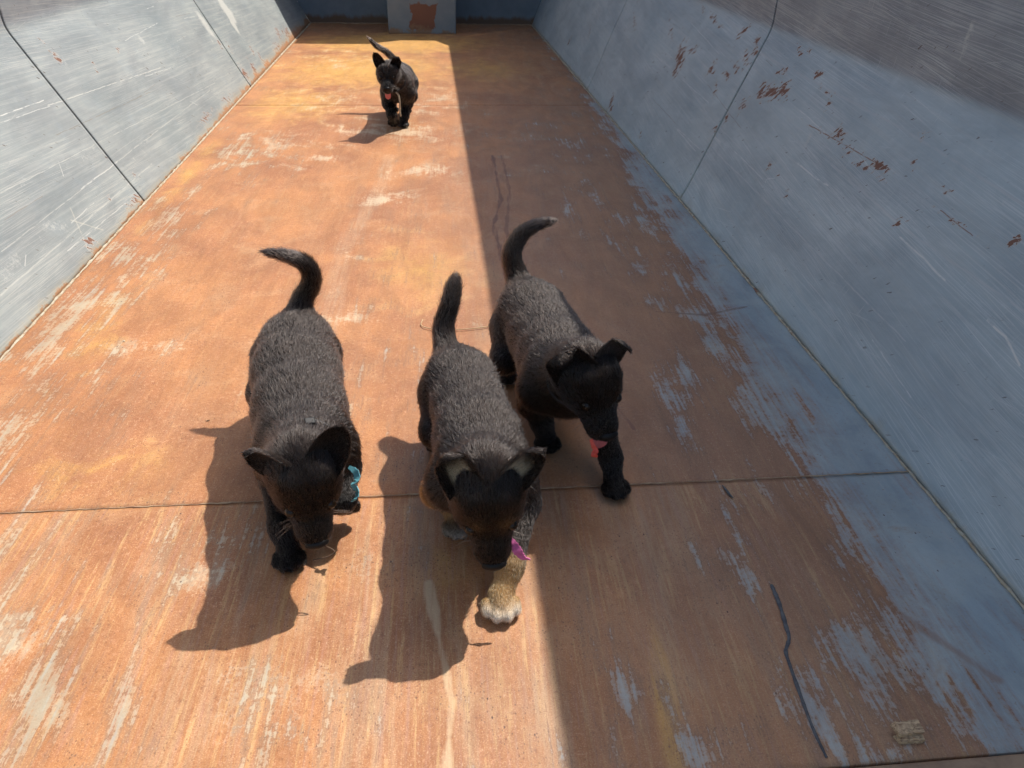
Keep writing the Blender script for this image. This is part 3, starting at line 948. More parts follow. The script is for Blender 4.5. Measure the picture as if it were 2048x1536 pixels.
def build_head(H, hair_face=0.0058, col=BROWN, brow=None):
    """H: centre, forward, up, scale -> prims and frame"""
    f = unit(H['fwd']); u = np.asarray(H['up'], float); u = unit(u - f * (u @ f)); r = np.cross(u, f)
    r = r if r[0] > 0 else -r
    s = H.get('s', 1.0)
    c = np.asarray(H['c'], float)
    L = lambda x, y, z: c + (r * x + f * y + u * z) * s
    ax = np.stack([r, f, u])
    back = -f
    pr = [Ell(c, V3(.049, .060, .046) * s, ax, 0.02, back + 0.15 * u, 0.0115, col)]
    for sg in (-1, 1):
        pr.append(Prim(L(sg * .023, -.012, -.014), .033 * s, L(sg * .019, .024, -.018), .028 * s, .02, back - .4 * u + .5 * sg * r, .010, col))
        pr.append(Prim(L(sg * .020, .030, .016), .0185 * s, L(sg * .022, .012, .026), .022 * s, .015, back + .4 * u, .006, col))
    pr.append(Prim(L(0, .082, -.016), .0240 * s, L(0, .036, -.008), .033 * s, .02, back, hair_face, DARK))
    pr.append(Prim(L(0, .080, -.0250), .0262 * s, L(0, .050, -.026), .0285 * s, .012, back, hair_face, DARK))
    pr.append(Prim(L(0, .072, -.044), .0125 * s, L(0, .025, -.038), .022 * s, .012, back, hair_face, DARK))
    pr.append(Prim(L(0, .0955, -.009), .0150 * s, L(0, .080, -.009), .019 * s, .010, back, hair_face, DARK))
    if brow is not None:
        for sg in (-1, 1):
            pr.append(Prim(L(sg * .0175, .0435, .0235), 0.0040 * s, L(sg * .0185, .0425, .0245), .0038 * s, .005, back, .004, brow))
    return pr, L, (r, f, u), s


def leg(prims, pts, radii, hair=(0.0085, 0.0065, 0.0052), cols=None):
    cols = cols or [BLACK] + [DARK] * (len(pts) - 2)
    for i in range(len(pts) - 1):
        prims.append(Prim(pts[i], radii[i], pts[i + 1], radii[i + 1], 0.022, None, hair[min(i, len(hair) - 1)], cols[i]))


def paw(prims, c, d, col=DARK, toecol=None, s=1.0, pitch=0.0):
    """four toes and a pad; returns claw roots"""
    d = unit(d); side = unit(np.cross(d, (0, 0, 1)))
    up = unit(np.cross(side, d))
    toecol = toecol or col
    c = np.asarray(c, float)
    prims.append(Prim(c - d * .012 * s + up * .006, .0175 * s, c + d * .006 * s, .0165 * s, .012, d, .005, col))
    claws = []
    for k, (a, b) in enumerate(((-.0205, .010), (-.0075, .021), (.0075, .021), (.0205, .010))):
        t = c + side * a * s + d * b * s - up * .003 * s
        prims.append(Prim(t - d * .010 * s + up * .003, .0098 * s, t, .0102 * s, .0045, d, .0042, col))
        prims.append(Prim(t + d * .004 * s, 0.0092 * s, t + d * .0050 * s, .0085 * s, .004, d, .0042, toecol))
        claws.append((t + d * .0085 * s - up * .001, d, up))
    return claws


def fur_curves(name, roots, nrm, flow, length, col, radius, parent, lift=0.46, seed=1, npts=4, gravity=0.0):
    r = np.random.default_rng(seed)
    n = len(roots)
    fl = flow - nrm * np.sum(flow * nrm, 1, keepdims=True)
    fl /= np.maximum(np.linalg.norm(fl, axis=1, keepdims=True), 1e-6)
    side = np.cross(nrm, fl)
    # broad swirl plus tufts that share a lean
    ph = np.sin(roots @ np.array([61., 37., 53.]) + 1.0) + np.sin(roots @ np.array([-47., 83., 29.]) + 2.0)
    cell = np.floor(roots / 0.0032).astype(np.int64)
    hsh = (cell[:, 0] * 73856093 ^ cell[:, 1] * 19349663 ^ cell[:, 2] * 83492791) & 0xFFFF
    tab = r.standard_normal((65536, 3))
    tuft = tab[hsh]
    d0 = fl + nrm * (lift + 0.13 * tuft[:, :1]) + side * (0.12 * ph[:, None] + 0.17 * tuft[:, 1:2]) + 0.17 * r.standard_normal((n, 3))
    d0 /= np.linalg.norm(d0, axis=1, keepdims=True)
    L = length * np.clip(1 + 0.22 * r.standard_normal(n) + 0.10 * tuft[:, 2], 0.35, 1.7)
    stray = r.random(n) < 0.05
    d0[stray] += 0.55 * nrm[stray] + 0.25 * r.standard_normal((stray.sum(), 3))
    d0 /= np.linalg.norm(d0, axis=1, keepdims=True)
    L[stray] *= 1.35
    bend = -nrm * 0.22 + fl * 0.15 + np.array([0, 0, -gravity])
    t = np.linspace(0, 1, npts)
    P = roots[:, None, :] + d0[:, None, :] * (t[None, :, None] * L[:, None, None]) + bend[:, None, :] * ((t ** 2)[None, :, None] * L[:, None, None])
    P = P.astype(np.float32)
    P[:, :, 2] = np.maximum(P[:, :, 2], 0.0012)
    cu = bpy.data.hair_curves.new(name)
    cu.add_curves([npts] * n)
    cu.attributes['position'].data.foreach_set('vector', P.ravel())
    rad = cu.attributes.get('radius') or cu.attributes.new('radius', 'FLOAT', 'POINT')
    rr = (radius * np.array([1.0, 0.95, 0.7, 0.12][:npts]))[None, :] * np.clip(1 + 0.2 * r.standard_normal(n), .5, 1.5)[:, None]
    rad.data.foreach_set('value', rr.astype(np.float32).ravel())
    a = cu.attributes.new('tint', 'FLOAT_COLOR', 'CURVE')
    jitter = np.clip(1 + 0.25 * r.standard_normal(n), .4, 1.9)[:, None]
    c4 = np.concatenate([np.clip(col * jitter, 0.001, 0.9), np.ones((n, 1))], 1).astype(np.float32)
    a.data.foreach_set('color', c4.ravel())
    cu.materials.append(M_FUR)
    o = bpy.data.objects.new(name, cu)
    link(o, parent)
    return o


def small_ellipsoid(name, c, axes, radii, mat, parent, org, shape=None):
    bm = bmesh.new()
    bmesh.ops.create_uvsphere(bm, u_segments=16, v_segments=10, radius=1.0)
    for v in bm.verts:
        q = np.array(v.co)
        if shape:
            q = shape(q)
        p = np.asarray(c) + q[0] * radii[0] * axes[0] + q[1] * radii[1] * axes[1] + q[2] * radii[2] * axes[2] - org
        v.co = p
    return bm_obj(name, bm, mat, parent, True)


def nose_shape(q):
    q = q.copy()
    q[0] *= 1.0 - 0.30 * max(0.0, -q[2])          # narrower below
    for sx in (-1, 1):                              # nostrils
        d = math.hypot(q[0] - sx * 0.50, q[2] - 0.05)
        if q[1] > 0:
            q[1] -= 0.55 * math.exp(-(d / 0.26) ** 2)
    return q


def strip_ribbon(name, pts, widths, mat, parent, org, twist=None, thick=0.0009):
    """thin cloth ribbon following a path, with real thickness"""
    pts = [np.array(p, float) - org for p in smooth_path(pts, 6)]
    n = len(pts)
    V, F = [], []
    for i, p in enumerate(pts):
        t = unit(pts[min(i + 1, n - 1)] - pts[max(i - 1, 0)])
        an = (twist[0] + (twist[1] - twist[0]) * i / (n - 1)) if twist else 0.0
        a = unit(np.cross(t, (0.21, -0.8, 0.55))); b = np.cross(t, a)
        s = a * math.cos(an) + b * math.sin(an); q = np.cross(t, s)
        w = np.interp(i / (n - 1), np.linspace(0, 1, len(widths)), widths) * (1 + 0.12 * math.sin(i * 2.1))
        for sx, sq in ((-1, -1), (1, -1), (1, 1), (-1, 1)):
            V.append(p + s * sx * w + q * sq * thick + q * 0.15 * w * math.sin(i * 0.9 + sx))
    for i in range(n - 1):
        for k in range(4):
            k2 = (k + 1) % 4
            F.append((i * 4 + k, i * 4 + k2, i * 4 + 4 + k2, i * 4 + 4 + k))
    F += [(3, 2, 1, 0), tuple((n - 1) * 4 + k for k in range(4))]
    return mesh_obj(name, V, F, mat, parent, False)


def make_puppy(D):
    org = np.array(D['base'], float)
    root = empty('puppy', tuple(org))
    tag(root, D['label'], 'puppy', 'black puppies in the container')
    S = D['spine']                       # neck -> rump: (point, radius)
    prims = []
    for i in range(len(S) - 1):
        (a, ra), (b, rb) = S[i], S[i + 1]
        fl = unit(np.array(b) - np.array(a)) + np.array([0, 0, -0.22])
        prims.append(Prim(a, ra, b, rb, 0.045, fl, D.get('hair', 0.0108), BLACK))
    for q in D.get('extra', []):
        prims.append(q)
    for k, Lg in enumerate(D['legs']):
        p0 = Lg['pts'][0]
        if k < 2:
            cx = np.array(S[1][0]); top = p0 * 0.72 + cx * 0.28 + np.array([0, .015, .048])
            prims.append(Prim(top, .028, p0, .036, .035, np.array([0, .6, -.8]), .0105, BLACK))
        else:
            cx = np.array(S[-2][0]); top = p0 * 0.70 + cx * 0.30 + np.array([0, .02, .035])
            prims.append(Prim(top, .028, p0, .040, .035, np.array([0, .6, -.8]), .0105, BLACK))
    T = [np.array(p) for p in smooth_path(D['tail'], 3)]
    tr = np.interp(np.linspace(0, 1, len(T)), np.linspace(0, 1, len(D['tail_r'])), D['tail_r'])
    for i in range(len(T) - 1):
        prims.append(Prim(T[i], tr[i], T[i + 1], tr[i + 1], 0.014 if i else 0.03, None, D.get('tail_hair', 0.0135), BLACK))
    claws = []
    for Lg in D['legs']:
        leg(prims, Lg['pts'], Lg['r'], cols=Lg.get('cols'))
        claws.append((paw(prims, Lg['paw'], Lg['dir'], Lg.get('pc', DARK), Lg.get('tc'), Lg.get('ps', 1.0)), Lg.get('claws', False)))
    hp, HL, (hr, hf, hu), hs = build_head(D['head'], brow=D.get('brow'), col=D.get('headcol', BROWN))
    nk = len(prims)
    # neck joins head
    prims.append(Prim(HL(0, -.025, -.012), .050 * hs, S[0][0], S[0][1], .035, None, .0125, BLACK))
    head_start = len(prims)
    prims += hp
    # sample and mesh
    h = D.get('voxel', 0.0040)
    lo = np.min([np.minimum(q.a, q.b) - max(q.ra, q.rb) if isinstance(q, Prim) else q.c - q.r.max() for q in prims], 0) - 3 * h
    hi = np.max([np.maximum(q.a, q.b) + max(q.ra, q.rb) if isinstance(q, Prim) else q.c + q.r.max() for q in prims], 0) + 3 * h
    dims = np.ceil((hi - lo) / h).astype(int) + 1
    F = np.full(tuple(dims), 1.0)
    first = True
    for q in prims:                       # each primitive only where it can matter
        if isinstance(q, Prim):
            l2, h2 = np.minimum(q.a, q.b) - max(q.ra, q.rb) - .055, np.maximum(q.a, q.b) + max(q.ra, q.rb) + .055
        else:
            l2, h2 = q.c - q.r.max() - .055, q.c + q.r.max() + .055
        i0 = np.clip(np.floor((l2 - lo) / h).astype(int), 0, dims - 1); i1 = np.clip(np.ceil((h2 - lo) / h).astype(int) + 1, 1, dims)
        g = np.stack(np.meshgrid(*[lo[k] + h * np.arange(i0[k], i1[k]) for k in range(3)], indexing='ij'), -1)
        e = q.dist(g.reshape(-1, 3)).reshape(g.shape[:3])
        sl = tuple(slice(i0[k], i1[k]) for k in range(3))
        d = F[sl]
        hh = np.maximum(q.k - np.abs(d - e), 0) / q.k
        F[sl] = np.minimum(d, e) - hh * hh * q.k * 0.25
    V, Q = surface_nets(F, lo, h)
    V[:, 2] = np.maximum(V[:, 2], 0.0015)
    # vertex fields
    W = np.zeros(len(V)); fl = np.zeros((len(V), 3)); hl = np.zeros(len(V)); cl = np.zeros((len(V), 3))
    for q in prims:
        w = np.exp(-np.clip(q.dist(V), -0.01, 0.2) / 0.0045)
        W += w; fl += w[:, None] * q.flow; hl += w * q.hair; cl += w[:, None] * np.array(q.col)
    fl /= W[:, None]; hl /= W; cl /= W[:, None]
    faces = [tuple(x) for x in Q]
    inner = np.zeros(len(V))
    # ears
    for E in D['ears']:
        ev, ef, ax, inn, edge = ear_mesh(HL(*E['at']), E['axis'], E['open'], E['L'] * hs, E['W'] * hs, E.get('fold_at', .6), E.get('fold', 0.0), E.get('cup', .014) * hs)
        off = len(V)
        V = np.vstack([V, ev])
        faces += [tuple(int(i) + off for i in q) for q in ef]
        fl = np.vstack([fl, np.tile(ax, (len(ev), 1))])
        hl = np.concatenate([hl, np.where(inn > 0, 0.0050, 0.0060)])
        ic = np.array(E.get('inner', (0.010, 0.008, 0.008)))
        oc = np.array(BROWN)
        mixin = np.where(inn > 0, np.clip((0.58 - edge) / 0.25, 0, 1), 0)[:, None]
        cl = np.vstack([cl, oc + (ic - oc) * mixin])
        inner = np.concatenate([inner, inn])
    me = bpy.data.meshes.new('body')
    me.from_pydata((V - org).tolist(), [], faces)
    me.update()
    me.polygons.foreach_set('use_smooth', [True] * len(me.polygons))
    a = me.attributes.new('tint', 'FLOAT_COLOR', 'POINT')
    a.data.foreach_set('color', np.concatenate([cl * 0.8, np.ones((len(V), 1))], 1).astype(np.float32).ravel())
    me.materials.append(M_SKIN)
    body = link(bpy.data.objects.new('body', me), root)

    def on_surface(start, d):
        d = unit(d); t0, t1 = 0.0, 0.12
        ts = np.linspace(t0, t1, 400)
        vals = sdf(prims, start + ts[:, None] * d)
        k = np.argmax(vals > 0)
        return start + d * ts[k]
    # nose, eyes
    ntip = on_surface(HL(0, .07, -.009), hf)
    nose_c = ntip - hf * .0055 * hs
    small_ellipsoid('nose', nose_c, (hr, hf, hu), (.0185 * hs, .0100 * hs, .0125 * hs), M_NOSE, root, org, nose_shape)
    eyes = []
    for sg in (-1, 1):
        e = on_surface(HL(sg * .010, .020, .000), hr * sg * .60 + hf * .95 + hu * .36)
        eyes.append(e)
        small_ellipsoid('eye', e - unit(hr * sg * .5 + hf) * .0036, (hr, hf, hu), (.0090 * hs,) * 3, M_EYE, root, org)
    # fur
    tri = []
    for q in faces:
        tri.append((q[0], q[1], q[2])); tri.append((q[0], q[2], q[3]))
    tri = np.array(tri)
    A, B, C = V[tri[:, 0]], V[tri[:, 1]], V[tri[:, 2]]
    cr = np.cross(B - A, C - A); ar = np.linalg.norm(cr, axis=1)
    ok = ar > 1e-12
    tri, A, B, C, cr, ar = tri[ok], A[ok], B[ok], C[ok], cr[ok], ar[ok]
    r = np.random.default_rng(D['seed'])
    hmean = hl[tri].mean(1)
    wgt = ar * np.interp(hmean, [0.003, 0.006, 0.012], [2.6, 1.7, 1.0])
    N = D['strands']
    pick = r.choice(len(tri), N, p=wgt / wgt.sum())
    u, v = r.random(N), r.random(N)
    sw = u + v > 1; u[sw], v[sw] = 1 - u[sw], 1 - v[sw]
    w0 = 1 - u - v
    b3 = np.stack([w0, u, v], -1)
    t = tri[pick]
    roots = A[pick] * w0[:, None] + B[pick] * u[:, None] + C[pick] * v[:, None]
    nrm = cr[pick] / ar[pick][:, None]
    # smooth normals from vertices
    vn = np.zeros_like(V)
    for k in range(3):
        np.add.at(vn, tri[:, k], cr)
    vn /= np.maximum(np.linalg.norm(vn, axis=1, keepdims=True), 1e-12)
    nrm = np.einsum('nk,nkc->nc', b3, vn[t]); nrm /= np.maximum(np.linalg.norm(nrm, axis=1, keepdims=True), 1e-9)
    flo = np.einsum('nk,nkc->nc', b3, fl[t])
    hle = np.einsum('nk,nk->n', b3, hl[t])
    colr = np.einsum('nk,nkc->nc', b3, cl[t])
    keep = np.ones(N, bool)
    for e in eyes:
        keep &= np.linalg.norm(roots - e, axis=1) > .0112 * hs
    keep &= np.linalg.norm((roots - nose_c), axis=1) > .0125 * hs
    roots, nrm, flo, hle, colr = (z[keep] for z in (roots, nrm, flo, hle, colr))
    fur = fur_curves('fur', roots - org, nrm, flo, hle, colr, D.get('fur_r', 0.00021), root, seed=D['seed'] + 5)
    tag(fur, kind='stuff')
    # whiskers
    wr, wd = [], []
    for sg in (-1, 1):
        for k in range(7):
            p = on_surface(HL(0, .062 + .004 * (k % 4), -.024), hr * sg + hu * r.uniform(-.3, .3))
            wr.append(p); wd.append(unit(hr * sg + hf * r.uniform(-.1, .5) + hu * r.uniform(-.5, .25)))
    wr, wd = np.array(wr), np.array(wd)
    cu = bpy.data.hair_curves.new('whiskers')
    cu.add_curves([4] * len(wr))
    tt = np.array([0, .33, .66, 1.])
    PW = wr[:, None] - org + wd[:, None] * (tt[None, :, None] * .034) + np.array([0, 0, -1.0]) * ((tt ** 2)[None, :, None] * .008)
    cu.attributes['position'].data.foreach_set('vector', PW.astype(np.float32).ravel())
    ra = cu.attributes.get('radius') or cu.attributes.new('radius', 'FLOAT', 'POINT')
    ra.data.foreach_set('value', np.tile(np.array([.00014, .00013, .0001, .00004], np.float32), len(wr)))
    at = cu.attributes.new('tint', 'FLOAT_COLOR', 'CURVE')
    at.data.foreach_set('color', np.tile(np.array([.12, .11, .10, 1.0], np.float32), len(wr)))
    cu.materials.append(M_FUR)
    link(bpy.data.objects.new('whiskers', cu), root)
    # claws
    for cs, show in claws:
        if not show:
            continue
        for (p, d, up) in cs:
            tube('claw', [p - org - d * .002, p - org + d * .004, p - org + d * .0075 - up * .003], [.0021, .0017, .0004], M_CLAW, root, 6)
    return root, org, (HL, hr, hf, hu, hs), on_surface


BODY_R = (.019, .016, .0135, .0125)


def stretch(pts):
    return [np.array(p, float) for p in pts]


FWD = (0.05, -1.0, 0.0)
PUPPIES = {}

# --- left puppy, head turned down to its left, turquoise ribbon
A = dict(base=(-0.30, 1.32, 0.0), seed=11, strands=150000,
         label='black puppy with turquoise ribbon, leftmost of the front three, head bowed',
         spine=[((-.242, 1.125, .215), .058), ((-.258, 1.20, .178), .077), ((-.283, 1.31, .178), .082), ((-.306, 1.44, .184), .083), ((-.318, 1.545, .190), .072), ((-.322, 1.595, .197), .056)],
         tail=[(-.320, 1.615, .225), (-.312, 1.640, .262), (-.286, 1.640, .306), (-.290, 1.640, .346), (-.328, 1.645, .368), (-.386, 1.660, .374)],
         tail_r=[.025, .018, .0155, .0135, .010, .004],
         legs=[dict(pts=stretch([(-.312, 1.19, .155), (-.325, 1.20, .11), (-.305, 1.105, .055), (-.291, 1.075, .026)]), r=(.040, .028, .019, .018), paw=(-.289, 1.066, .019), dir=(.05, -1, 0), claws=True),
               dict(pts=stretch([(-.206, 1.19, .165), (-.194, 1.185, .125), (-.190, 1.125, .100), (-.194, 1.150, .066)]), r=(.042, .030, .021, .018), paw=(-.195, 1.160, .054), dir=(-.05, .55, -.8)),
               dict(pts=stretch([(-.375, 1.545, .165), (-.392, 1.475, .115), (-.388, 1.58, .068), (-.385, 1.56, .026)]), r=(.043, .031, .018, .0165), paw=(-.385, 1.545, .019), dir=(.05, -1, 0)),
               dict(pts=stretch([(-.275, 1.555, .165), (-.266, 1.495, .115), (-.262, 1.62, .075), (-.262, 1.61, .028)]), r=(.043, .031, .018, .0165), paw=(-.262, 1.595, .019), dir=(.05, -1, 0))],
         head=dict(c=(-.232, 1.035, .232), fwd=(.16, -.60, -.78), up=(.18, -.75, .62), s=1.10),
         ears=[dict(at=(-.030, -.020, .024), axis=(-.84, .08, .50), open=(-.20, -.90, -.30), L=.070, W=.037, fold_at=.60, fold=.75, cup=.016),
               dict(at=(.030, -.016, .026), axis=(.50, .22, .82), open=(.12, -.97, .10), L=.074, W=.037, fold_at=.92, fold=.3, cup=.018)])
# --- middle puppy with tan forepaw, white toes, pink ribbon
TT = [BLACK, TAN, TAN]
B = dict(base=(0.05, 1.22, 0.0), seed=23, strands=150000,
         label='black puppy with tan and white forepaw and pink ribbon, middle of the front three', brow=(.16, .09, .035),
         spine=[((.070, 1.025, .225), .056), ((.070, 1.095, .180), .072), ((.066, 1.185, .182), .073), ((.054, 1.29, .182), .064), ((.042, 1.385, .180), .064), ((.034, 1.435, .182), .056)],
         tail=[(.022, 1.455, .195), (.012, 1.490, .220), (.010, 1.520, .252), (.026, 1.543, .296), (.038, 1.575, .334)],
         tail_r=[.026, .019, .016, .0145, .011],
         legs=[dict(pts=stretch([(.125, 1.085, .155), (.142, 1.075, .115), (.110, .972, .060), (.094, .936, .028)]), r=(.040, .028, .0205, .019), cols=[BLACK, BLACK, TAN], paw=(.090, .925, .019), dir=(.02, -1, 0), pc=TAN, tc=WHITE, claws=True, ps=1.12),
               dict(pts=stretch([(.008, 1.085, .155), (-.012, 1.125, .108), (.008, 1.160, .055), (.018, 1.145, .026)]), r=(.040, .028, .019, .017), cols=[BLACK, TAN, TAN], paw=(.022, 1.128, .019), dir=(.1, -1, 0), pc=(.10, .065, .035), tc=(.38, .34, .29), claws=True),
               dict(pts=stretch([(.000, 1.38, .16), (-.014, 1.32, .105), (-.010, 1.43, .062), (-.008, 1.415, .026)]), r=(.041, .030, .018, .0165), paw=(-.008, 1.40, .019), dir=(.05, -1, 0)),
               dict(pts=stretch([(.078, 1.38, .16), (.094, 1.31, .105), (.09, 1.42, .062), (.09, 1.405, .026)]), r=(.041, .030, .018, .0165), paw=(.09, 1.39, .019), dir=(.05, -1, 0))],
         head=dict(c=(.068, .955, .246), fwd=(.06, -.60, -.80), up=(0, -.78, .60), s=1.12),
         ears=[dict(at=(-.030, -.018, .026), axis=(-.44, .20, .84), open=(.05, -.92, -.32), L=.080, W=.037, fold_at=.50, fold=1.15, cup=.018, inner=CREAM),
               dict(at=(.030, -.018, .026), axis=(.66, .16, .70), open=(-.05, -.90, -.38), L=.082, W=.037, fold_at=.55, fold=.75, cup=.018, inner=CREAM)])
# --- right puppy, in front of the shaded floor
C = dict(base=(0.26, 1.50, 0.0), seed=37, strands=150000,
         label='black puppy with red ribbon, rightmost of the front three, head turned aside',
         spine=[((.270, 1.295, .255), .053), ((.266, 1.365, .200), .074), ((.260, 1.46, .190), .080), ((.245, 1.57, .190), .075), ((.226, 1.67, .195), .074), ((.216, 1.72, .200), .062)],
         tail=[(.208, 1.745, .220), (.200, 1.775, .248), (.186, 1.795, .296), (.206, 1.815, .338), (.246, 1.830, .362), (.296, 1.843, .370)],
         tail_r=[.028, .021, .018, .0145, .010, .004],
         legs=[dict(pts=stretch([(.325, 1.365, .165), (.340, 1.36, .118), (.350, 1.265, .062), (.353, 1.232, .028)]), r=(.040, .028, .020, .018), paw=(.354, 1.222, .019), dir=(.15, -1, 0), claws=True),
               dict(pts=stretch([(.205, 1.375, .165), (.198, 1.40, .118), (.222, 1.405, .06), (.231, 1.395, .028)]), r=(.040, .029, .021, .019), paw=(.233, 1.386, .019), dir=(.05, -1, 0)),
               dict(pts=stretch([(.172, 1.66, .165), (.155, 1.60, .11), (.160, 1.71, .064), (.163, 1.695, .026)]), r=(.043, .031, .018, .0165), paw=(.165, 1.68, .019), dir=(.08, -1, 0)),
               dict(pts=stretch([(.280, 1.67, .165), (.300, 1.60, .11), (.305, 1.71, .064), (.305, 1.695, .026)]), r=(.043, .031, .018, .0165), paw=(.305, 1.68, .019), dir=(.08, -1, 0))],
         head=dict(c=(.283, 1.232, .282), fwd=(.25, -.72, -.64), up=(.12, -.55, .80), s=1.10),
         ears=[dict(at=(-.032, -.014, .024), axis=(-.60, -.05, .76), open=(-.05, -.92, -.25), L=.086, W=.041, fold_at=.45, fold=1.9, cup=.008),
               dict(at=(.030, -.020, .026), axis=(.62, .20, .68), open=(.35, -.80, -.42), L=.070, W=.046, fold_at=.42, fold=1.55, cup=.004)])
# --- far puppy trotting up with its tongue out
Dp = dict(base=(-0.18, 4.45, 0.0), seed=53, strands=60000, fur_r=.00036, hair=.009, voxel=.0048,
          label='small far black puppy trotting with pink tongue out and tail raised', 
          spine=[((-.195, 4.26, .260), .053), ((-.182, 4.33, .205), .068), ((-.176, 4.42, .195), .071), ((-.174, 4.53, .195), .068), ((-.178, 4.63, .20), .066), ((-.182, 4.68, .205), .055)],
          tail=[(-.180, 4.70, .225), (-.205, 4.715, .270), (-.245, 4.73, .312), (-.300, 4.75, .340), (-.345, 4.76, .382)],
          tail_r=[.022, .015, .012, .010, .005],
          legs=[dict(pts=stretch([(-.130, 4.33, .17), (-.132, 4.35, .12), (-.150, 4.315, .060), (-.156, 4.308, .028)]), r=(.038, .028, .021, .019), paw=(-.157, 4.303, .019), dir=(-.05, -1, 0), claws=True),
                dict(pts=stretch([(-.225, 4.32, .17), (-.232, 4.31, .125), (-.212, 4.225, .085), (-.208, 4.245, .052)]), r=(.038, .028, .022, .020), paw=(-.207, 4.258, .044), dir=(.0, .5, -.85)),
                dict(pts=stretch([(-.215, 4.63, .17), (-.225, 4.57, .11), (-.222, 4.68, .064), (-.222, 4.67, .026)]), r=(.042, .031, .018, .0165), paw=(-.222, 4.65, .019), dir=(-.05, -1, 0)),
                dict(pts=stretch([(-.120, 4.62, .17), (-.115, 4.56, .11), (-.135, 4.65, .064), (-.145, 4.64, .026)]), r=(.042, .031, .018, .0165), paw=(-.147, 4.625, .019), dir=(-.05, -1, 0))],
          head=dict(c=(-.216, 4.178, .300), fwd=(-.06, -.86, -.45), up=(0, -.30, .95), s=1.04),
          ears=[dict(at=(-.030, -.014, .026), axis=(-.46, .05, .88), open=(.05, -.99, .05), L=.080, W=.032, fold_at=.9, fold=.2, cup=.016),
                dict(at=(.030, -.014, .026), axis=(.42, .0, .88), open=(.15, -.97, -.10), L=.076, W=.032, fold_at=.5, fold=1.3, cup=.016)])

built = {}
for key, DD in (('A', A), ('B', B), ('C', C), ('D', Dp)):
    built[key] = make_puppy(DD)


def ring_collar(key, c, axis, rad, mat):
    root, org, *_ = built[key]
    axis = unit(axis); a = unit(np.cross(axis, (1, 0.1, 0))); b = np.cross(axis, a)
    pts = [np.array(c) - org + (a * math.cos(t) + b * math.sin(t)) * rad for t in np.linspace(0, 2 * math.pi, 41)]
    return tube('collar', pts, .004, mat, root, 6, False)


M_TURQ = mat_plain('turquoise_ribbon', (0.12, 0.38, 0.44), 0.7)
M_PINK = mat_plain('pink_ribbon', (0.62, 0.13, 0.33), 0.7)
M_RED = mat_plain('red_ribbon', (0.75, 0.09, 0.055), 0.55)
M_CORD = mat_plain('beige_cord', (0.45, 0.38, 0.27), 0.7)

rA, oA = built['A'][:2]
ring_collar('A', (-.240, 1.105, .222), (.1, -.8, .25), .063, M_COLLAR)
strip_ribbon('ribbon', [(-.172, 1.128, .172), (-.160, 1.118, .168), (-.158, 1.108, .158), (-.168, 1.104, .150)], [.003, .006, .007, .003], M_TURQ, rA, oA, (0, 1.5))
strip_ribbon('ribbon', [(-.168, 1.104, .150), (-.158, 1.098, .142), (-.160, 1.092, .130), (-.168, 1.090, .122)], [.002, .007, .008, .003], M_TURQ, rA, oA, (.5, 2.2))
cl = box('clasp', (-.009, -.007, -.004), (.009, .007, .005), M_CLASP, rA, .002)
cl.location = Vector((-.226, 1.108, .288)) - Vector(oA); cl.rotation_euler = (.3, .15, .3)
rB, oB = built['B'][:2]
ring_collar('B', (.070, 1.015, .225), (0, -.8, .25), .060, M_COLLAR)
strip_ribbon('ribbon', [(.103, .930, .166), (.110, .922, .158), (.116, .915, .148), (.124, .912, .138), (.136, .910, .134)], [.003, .006, .008, .005, .0012], M_PINK, rB, oB, (.2, .9))
rC, oC = built['C'][:2]
ring_collar('C', (.268, 1.285, .250), (0, -.7, .35), .058, M_COLLAR)
strip_ribbon('ribbon', [(.277, 1.150, .196), (.281, 1.145, .184), (.286, 1.142, .175), (.283, 1.140, .167), (.290, 1.139, .163)], [.003, .004, .005, .006, .002], M_RED, rC, oC, (.2, .9))
rD, oD = built['D'][:2]
ring_collar('D', (-.193, 4.25, .255), (0, -.8, .35), .060, M_COLLAR)
cp = smooth_path([(-.182, 4.215, .200), (-.170, 4.205, .185), (-.166, 4.20, .150), (-.168, 4.20, .115), (-.165, 4.20, .082)], 5)
tube('cord', [np.array(p) - oD for p in cp], .0045, M_CORD, rD, 7)


def tongue(key, L=.03, W=.012, y0=.060, z0=-.040, droop=.9):
    root, org, (HL, hr, hf, hu, hs), on = built[key]
    V, F = [], []
    n, mm = 9, 7
    for top in (0, 1):
        for i in range(n):
            t = i / (n - 1)
            w = W * hs * (1 - .15 * t) * math.sqrt(max(0.0, 1 - max(0, (t - .62) / .38) ** 2)) + .0006
            an = droop * t
            p = HL(0, y0, z0) + (hf * math.cos(an) + (-hu) * math.sin(an)) * (L * t * hs)
            nn = hu * math.cos(an) + hf * math.sin(an)
            for j in range(mm):
                u = -1 + 2 * j / (mm - 1)
                V.append(p + hr * u * w + nn * (.003 * u * u + (.0022 if top else -.0022) * (1 - .5 * u * u)) * hs - org)
    k = n * mm
    for i in range(n - 1):
        for j in range(mm - 1):
            a = i * mm + j
            F.append((a, a + mm, a + mm + 1, a + 1)); F.append((k + a, k + a + 1, k + a + mm + 1, k + a + mm))
    for i in range(n - 1):
        a = i * mm; F.append((a, k + a, k + a + mm, a + mm)); a += mm - 1; F.append((a, a + mm, k + a + mm, k + a))
    for j in range(mm - 1):
        a = (n - 1) * mm + j; F.append((a, k + a, k + a + 1, a + 1)); F.append((j, j + 1, k + j + 1, k + j))
    return mesh_obj('tongue', V, F, M_TONGUE, root, True)


tongue('D', .050, .015, .060, -.044, 1.1)
tongue('C', .036, .015, .088, -.046, .9)


